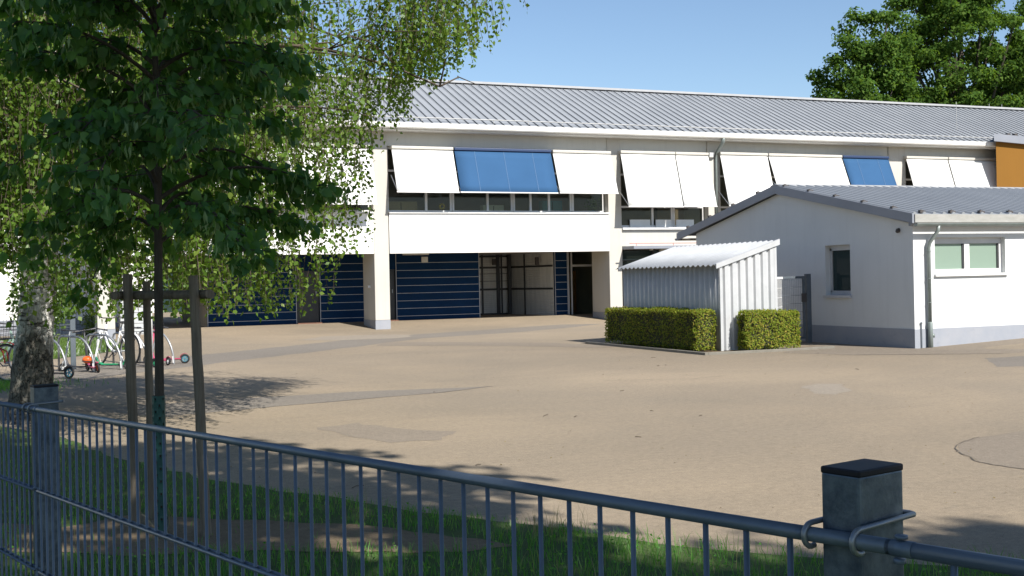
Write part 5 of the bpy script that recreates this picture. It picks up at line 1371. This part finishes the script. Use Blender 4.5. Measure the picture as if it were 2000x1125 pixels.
def wheel(parent, x, z, r, tyre=0.02, spokes=16, rimmat='alu', y=0.0):
    w = MB().torus((x,y,z),(0,1,0),r-tyre,tyre,28,6).build('wheel', MT['rubber'], parent, local=True, smooth=True)
    mb = MB().torus((x,y,z),(0,1,0),r-tyre*2.1,tyre*0.55,28,6)
    for k in range(spokes):
        a = 2*pi*k/spokes; mb.tube([(x,y+(0.02 if k%2 else -0.02),z),(x+math.cos(a)*(r-tyre*2),y,z+math.sin(a)*(r-tyre*2))],0.0022,3,False)
    mb.tube([(x,y-0.04,z),(x,y+0.04,z)],0.02,8)
    mb.build('rim', MT[rimmat], w, local=True)

def bicycle(name, loc, rz, label, mat, basket=True, step=True, lean=0.0):
    t = empty(name, loc, rz, label, 'bicycle'); t.rotation_euler = (lean, 0, rz)
    R = 0.34; fx, bx = 0.55, -0.52
    wheel(t, fx, R, R, rimmat='alu'); wheel(t, bx, R, R)
    hd0 = Vector((0.36,0,0.62)); hd1 = Vector((0.30,0,0.86)); bb = Vector((-0.05,0,0.30)); st = Vector((-0.20,0,0.80))
    f = MB()
    if step:
        f.tube([hd0+Vector((0,0,.05)), (0.22,0,0.44), (0.06,0,0.32), bb], 0.026, 8); f.tube([hd0+Vector((-.01,0,.14)), (0.16,0,0.54), (-0.02,0,0.42), (-0.11,0,0.50)], 0.018, 8)
    else:
        f.tube([hd0, bb], 0.026, 8); f.tube([hd1-Vector((0,0,.05)), st-Vector((0,0,.08))], 0.022, 8)
    f.tube([bb, st], 0.020, 8); f.tube([hd0-Vector((-.01,0,.03)), hd1], 0.024, 8)
    for s in (-1,1):
        f.tube([bb, (bx,0.05*s,R)], 0.012, 6); f.tube([st-Vector((0,0,.12)), (bx,0.05*s,R)], 0.011, 6); f.tube([hd0, (fx-.03,0.045*s,R+.2), (fx,0.045*s,R)], 0.013, 6)
    f.build('frame', mat, t, local=True, smooth=True)
    for cx, a0, a1 in ((fx, 0.5, 2.6), (bx, 0.4, 3.0)):
        g = MB()
        pts = [(cx+math.cos(a0+(a1-a0)*k/10)*(R+.025), 0, R+math.sin(a0+(a1-a0)*k/10)*(R+.025)) for k in range(11)]
        for p, q in zip(pts, pts[1:]): g.bar(p, q, 0.05, 0.006, (p[0]-cx,0,p[2]-R))
        g.build('mudguard', mat, t, local=True)
    MB().tube([(0.30,0,0.86),(0.28,0,0.98)],0.014,6).tube([(0.10,-0.28,1.0),(0.20,-0.25,1.02),(0.29,-0.1,0.99),(0.29,0.1,0.99),(0.20,0.25,1.02),(0.10,0.28,1.0)],0.012,8).tube([(0.06,-0.285,0.995),(0.15,-0.27,1.01)],0.018,8).tube([(0.06,0.285,0.995),(0.15,0.27,1.01)],0.018,8).build('handlebar', MT['sc_dark'], t, local=True, smooth=True)
    s = MB(); s.tube([st, st+Vector((-.03,0,.08))],0.013,6); s.hexa([(-0.36,-0.08,0.88),(-0.09,-0.025,0.89),(-0.09,0.025,0.89),(-0.36,0.08,0.88),(-0.36,-0.085,0.93),(-0.08,-0.02,0.92),(-0.08,0.02,0.92),(-0.36,0.085,0.93)])
    s.build('saddle', MT['sc_dark'], t, local=True, bevel=0.01)
    c = MB().torus((bb.x,0.04,bb.z),(0,1,0),0.075,0.008,20,5)
    c.tube([bb+Vector((0,.06,0)), bb+Vector((0.13,.06,-.11))],0.010,6).tube([bb+Vector((0,-.06,0)), bb+Vector((-0.13,-.06,.11))],0.010,6).box(0.04,0.13,.07,.15,.18,.20).box(-.22,-.13,-.15,-.07,.40,.42)
    c.build('crank', MT['sc_dark'], t, local=True)
    r = MB()
    for y in (-.06,0,.06): r.tube([(-0.28,y,0.72),(-0.80,y,0.72)],0.006,5)
    for s in (-1,1): r.tube([(-0.62,.07*s,.72),(bx,.05*s,R)],0.006,5)
    r.build('carrier', MT['sc_dark'], t, local=True)
    if basket:
        b = MB()
        for z in (0.76,0.83,0.90,0.97):
            x0,x1,y0,y1 = 0.40-.0,0.66,-.16,.16
            b.tube([(x0,y0,z),(x1,y0,z),(x1,y1,z),(x0,y1,z),(x0,y0,z)],0.004,4,False)
        for k in range(9):
            x = 0.40+0.26*k/8
            for y in (-.16,.16): b.tube([(x,y,.76),(x,y,.97)],0.003,4,False)
        for k in range(9):
            y = -.16+.32*k/8
            for x in (0.40,0.66): b.tube([(x,y,.76),(x,y,.97)],0.003,4,False)
            b.tube([(0.40,y,.76),(0.66,y,.76)],0.003,4,False)
        b.build('basket', MT['sc_dark'], t, local=True)
    l = MB().tube([(0.40,0,0.70),(0.47,0,0.70)],[0.02,0.035],10); l.build('headlight', MT['lampglass'], t, local=True)
    return t
RANG = math.atan2(RV.y, RV.x)
bicycle('bicycle', (1.75, 25.35, 0), RANG + pi*0.80, 'white step-through bicycle with carrier parked behind the hoops', MT['bike_w'], False, True, 0.06)
bicycle('bicycle', (-0.62, 22.75, 0), RANG - 0.35, 'red bicycle at the left picture edge beside the birch trunk', MT['bike_r'], True, False, 0.05)
bicycle('bicycle', (-0.40, 23.9, 0), RANG - 0.2, 'pale green bicycle half hidden by the birch, behind the red one', M('mint_paint', (0.36,0.50,0.42), (0.32,0.45,0.38), 8, 0.3), False, True, 0.04)

def scooter(loc, rz, label, deckm, stemm, wheelm, lean=0.12, r=0.085):
    t = empty('kick_scooter', loc, rz, label, 'scooter', 'kick scooters parked at the hoops'); t.rotation_euler = (lean, 0, rz)
    d = MB(); d.hexa([(-0.30,-.055,.085),(0.18,-.055,.085),(0.18,.055,.085),(-0.30,.055,.085),(-0.30,-.06,.112),(0.18,-.05,.112),(0.18,.05,.112),(-0.30,.06,.112)])
    d.tube([(0.16,0,.10),(0.26,0,.13),(0.33,0,.24)],0.026,8)
    d.build('deck', MT[deckm], t, local=True, bevel=0.008)
    s = MB(); s.tube([(0.385,0,.10),(0.335,0,.24),(0.26,0,.78)],[0.02,0.022,0.016],8); s.tube([(0.385,-.035,r),(0.36,-.03,.2),(0.36,.03,.2),(0.385,.035,r)],0.010,6)
    s.build('stem', MT[stemm], t, local=True, smooth=True)
    MB().tube([(0.26,-.22,.80),(0.26,.22,.80)],0.012,8).tube([(0.26,-.225,.80),(0.26,-.12,.80)],0.018,8).tube([(0.26,.12,.80),(0.26,.225,.80)],0.018,8).build('handlebar', MT['sc_dark'], t, local=True)
    for x in (0.39, -0.38):
        w = MB().torus((x,0,r),(0,1,0),r-.02,.020,20,6).build('wheel', MT['rubber'], t, local=True, smooth=True)
        mb = MB().torus((x,0,r),(0,1,0),r-.043,.008,18,5).tube([(x,-.02,r),(x,.02,r)],.014,8)
        for k in range(5):
            a = 2*pi*k/5; mb.bar((x,0,r),(x+math.cos(a)*(r-.04),0,r+math.sin(a)*(r-.04)),.014,.014,(0,1,0))
        mb.build('rim', MT[wheelm], w, local=True)
    g = MB(); pts = [(-.38+math.cos(a)*(r+.012),0,r+math.sin(a)*(r+.012)) for a in [0.3+k*0.35 for k in range(6)]]
    for p, q in zip(pts, pts[1:]): g.bar(p, q, .05, .006, (p[0]+.38,0,p[2]-r))
    g.build('brake_fender', MT[deckm], t, local=True)
    return t
scooter((0.50, 22.75, 0), ang+0.15, 'dark scooter with big pale-rimmed wheel leaning by the birch trunk', 'sc_dark', 'sc_dark', 'sc_blue', 0.10, 0.11)
scooter((1.02, 24.25, 0), ang+0.1, 'charcoal scooter with silver stem between the first two hoops', 'sc_dark', 'alu', 'bike_w', 0.10)
scooter((1.28, 24.05, 0), ang-0.5, 'scooter with an orange front wheel at the foot of the second hoop', 'sc_pink', 'sc_dark', 'helmet', -0.12, 0.10)
scooter((1.62, 24.55, 0), ang+0.25, 'scooter with bright green deck beside the middle hoop', 'sc_green', 'bike_w', 'bike_w', 0.14)
scooter((2.22, 24.75, 0), ang+0.0, 'dark scooter behind the middle hoop, in front of the white bicycle', 'sc_dark', 'sc_dark', 'sc_green', 0.08)
scooter((2.62, 25.30, 0), ang-0.3, 'pink scooter lying against the fourth hoop', 'sc_pink', 'alu', 'bike_w', 0.2)
scooter((2.80, 25.45, 0), ang+0.5, 'reddish scooter with teal wheels at the right end of the hoops', 'sc_pink', 'sc_pink', 'sc_blue', 0.15, 0.10)
hm = empty('helmet', (1.18, 24.02, 0.24), 0, 'orange helmet hanging at the foot of the second hoop', 'helmet')
MB().ball((1.18,24.02,0.24), 0.10, 14, 8, 0.75).build('shell', MT['helmet'], hm, smooth=True)
MB().torus((1.18,24.02,0.215),(0,0,1),0.10,0.008,16,5).build('rim', MT['sc_dark'], hm)

# ------------------------------------------------------------------ the fence in front
def make_fence():
    TD = Vector((-0.2435, 0.9699, 0)); NA = Vector((0.9699, 0.2435, 0))   # along the fence away, and away from the camera
    P0 = Vector((0.6295, 0.7730, 0)); slope = -0.0320; zr0 = 1.4000
    def pt(s, dz=0.0, n=0.0):
        q = P0 + TD*s + NA*n; return Vector((q.x, q.y, zr0 + slope*s + dz))
    t = empty('metal_fence', (P0.x, P0.y, 0), 0, 'galvanised double-rod metal fence running across the foreground', 'fence')
    sp = 0.0500
    def panel(s0, n, first):
        # bars first, then rods welded to both sides of them
        L = n*sp; b = MB()
        for k in range(1 if first else 0, n if s0 < 0 else n+1):
            s = s0 + k*sp; b.tube([pt(s,-1.23), pt(s,-0.006)], 0.0028, 8)
        o = b.build('mesh_panel', MT['steel'], t, smooth=True)
        r = MB(); r.tube([pt(s0-(0.066 if first else 0.008)), pt(s0+L*0.5), pt(s0+L+0.008)], 0.0064, 14); r.build('top_rail', MT['steel'], o, smooth=True)
        for j in range(1, 7):
            c = MB()
            for sd in (-1, 1):
                c.tube([pt(s0-0.006,-0.2*j,sd*0.0060), pt(s0+L+0.006,-0.2*j,sd*0.0060)], 0.0034, 8)
            for k in range(n+1):
                q = pt(s0+k*sp,-0.2*j); c.ball((q.x,q.y,q.z+0.0024), 0.0042, 6, 4)
            c.build('cross_rod', MT['steel'], o, smooth=True)
    panel(0.028, 48, True); panel(2.478, 50, False); panel(-2.53, 50, False)
    def post(s, top=0.053):
        c = pt(s, 0, 0.0066+0.031)
        a = TD*0.020; b = NA*0.030; z1 = c.z+top; mb = MB(); cc = Vector((c.x,c.y,0))
        mb.hexa([cc-a-b, cc+a-b, cc+a+b, cc-a+b] and [Vector((q.x,q.y,-0.1)) for q in (cc-a-b, cc-a+b, cc+a+b, cc+a-b)] + [Vector((q.x,q.y,z1)) for q in (cc-a-b, cc-a+b, cc+a+b, cc+a-b)])
        p = mb.build('fence_post', MT['post'], t, bevel=0.003)
        a = TD*0.0202; b = NA*0.0302; mb = MB()
        mb.hexa([Vector((q.x,q.y,z1-0.0022)) for q in (cc-a-b, cc-a+b, cc+a+b, cc+a-b)] + [Vector((q.x,q.y,z1+0.0040)) for q in (cc-a-b, cc-a+b, cc+a+b, cc+a-b)])
        mb.build('post_cap', MT['cap'], p, bevel=0.0016)
        # hook bolt: two arms past the post, each bent down round the rail
        h = MB()
        for sd in (-1, 1):
            off = sd*0.0245; pts = []
            for k in range(10):
                aa = -0.62*pi + (1.12*pi)*k/9 
                # circle round the rail in the plane across it
                pts.append(pt(s+off, 0.0100*math.sin(pi - aa) if False else 0.0100*math.sin(aa), -0.0100*math.cos(aa)))
            pts.append(pt(s+off, 0.0105, 0.020)); pts.append(pt(s+off, 0.0125, 0.074))
            h.tube(pts, 0.0026, 8)
        h.tube([pt(s-0.0245,0.0125,0.074), pt(s-0.02,0.0125,0.0765), pt(s+0.02,0.0125,0.0765), pt(s+0.0245,0.0125,0.074)], 0.0026, 8)
        h.build('hook_bolt', MT['wire'], t, smooth=True)
        # joining plate with its bolt where the next panel starts
        j = MB(); s -= 0.030
        j.tube([pt(s-0.026,0), pt(s-0.046,0)], 0.0068, 14)
        q = pt(s-0.034,0.0078); j.tube([q, q+Vector((0,0,0.003))], 0.0052, 8); q = pt(s-0.032,-0.0080); j.tube([q, q-Vector((0,0,0.004))], 0.005, 6)
        j.build('joint_sleeve', MT['steel'], t, smooth=True)
    post(0.030); post(2.515); post(4.98, 0.05); post(-2.5)
make_fence()

# ------------------------------------------------------------------ light, sky, camera
S = Vector((0.28, -1.05, 1.0)).normalized()
sun = bpy.data.lights.new('sun', 'SUN'); sun.energy = 4.2; sun.angle = math.radians(0.53); sun.color = (1.0, 0.955, 0.88)
so = bpy.data.objects.new('sun', sun); COL.objects.link(so)
so.rotation_euler = S.to_track_quat('Z', 'Y').to_euler()
w = bpy.data.worlds.new('World'); SC.world = w; w.use_nodes = True
nt = w.node_tree; nt.nodes.clear()
wo = nt.nodes.new('ShaderNodeOutputWorld'); bg = nt.nodes.new('ShaderNodeBackground'); sk = nt.nodes.new('ShaderNodeTexSky')
sk.sky_type = 'NISHITA'; sk.sun_disc = False; sk.sun_elevation = math.asin(S.z); sk.sun_rotation = math.atan2(S.x, S.y)
sk.altitude = 200; sk.air_density = 1.0; sk.dust_density = 0.35; sk.ozone_density = 3.0
bg.inputs['Strength'].default_value = 0.072
nt.links.new(sk.outputs[0], bg.inputs['Color']); nt.links.new(bg.outputs[0], wo.inputs['Surface'])

cd = bpy.data.cameras.new('camera'); cam = bpy.data.objects.new('camera', cd); COL.objects.link(cam)
roll = 0.0206
R = RV*math.cos(roll) + Vector((0,0,-math.sin(roll)))
U = RV*math.sin(roll) + Vector((0,0,math.cos(roll)))
Mx = Matrix(((R.x, U.x, -FV.x), (R.y, U.y, -FV.y), (R.z, U.z, -FV.z)))
cam.matrix_world = Matrix.Translation((0, 0, EYE)) @ Mx.to_4x4()
cd.sensor_fit = 'HORIZONTAL'; cd.sensor_width = 36.0; cd.lens = 2300/2000*36.0
cd.shift_y = -17.5/2000; cd.clip_start = 0.05; cd.clip_end = 5000
SC.camera = cam
SC.view_settings.view_transform = 'Standard'; SC.view_settings.look = 'None'
SC.view_settings.exposure = 1.0; SC.view_settings.gamma = 1.0
SC.render.film_transparent = False
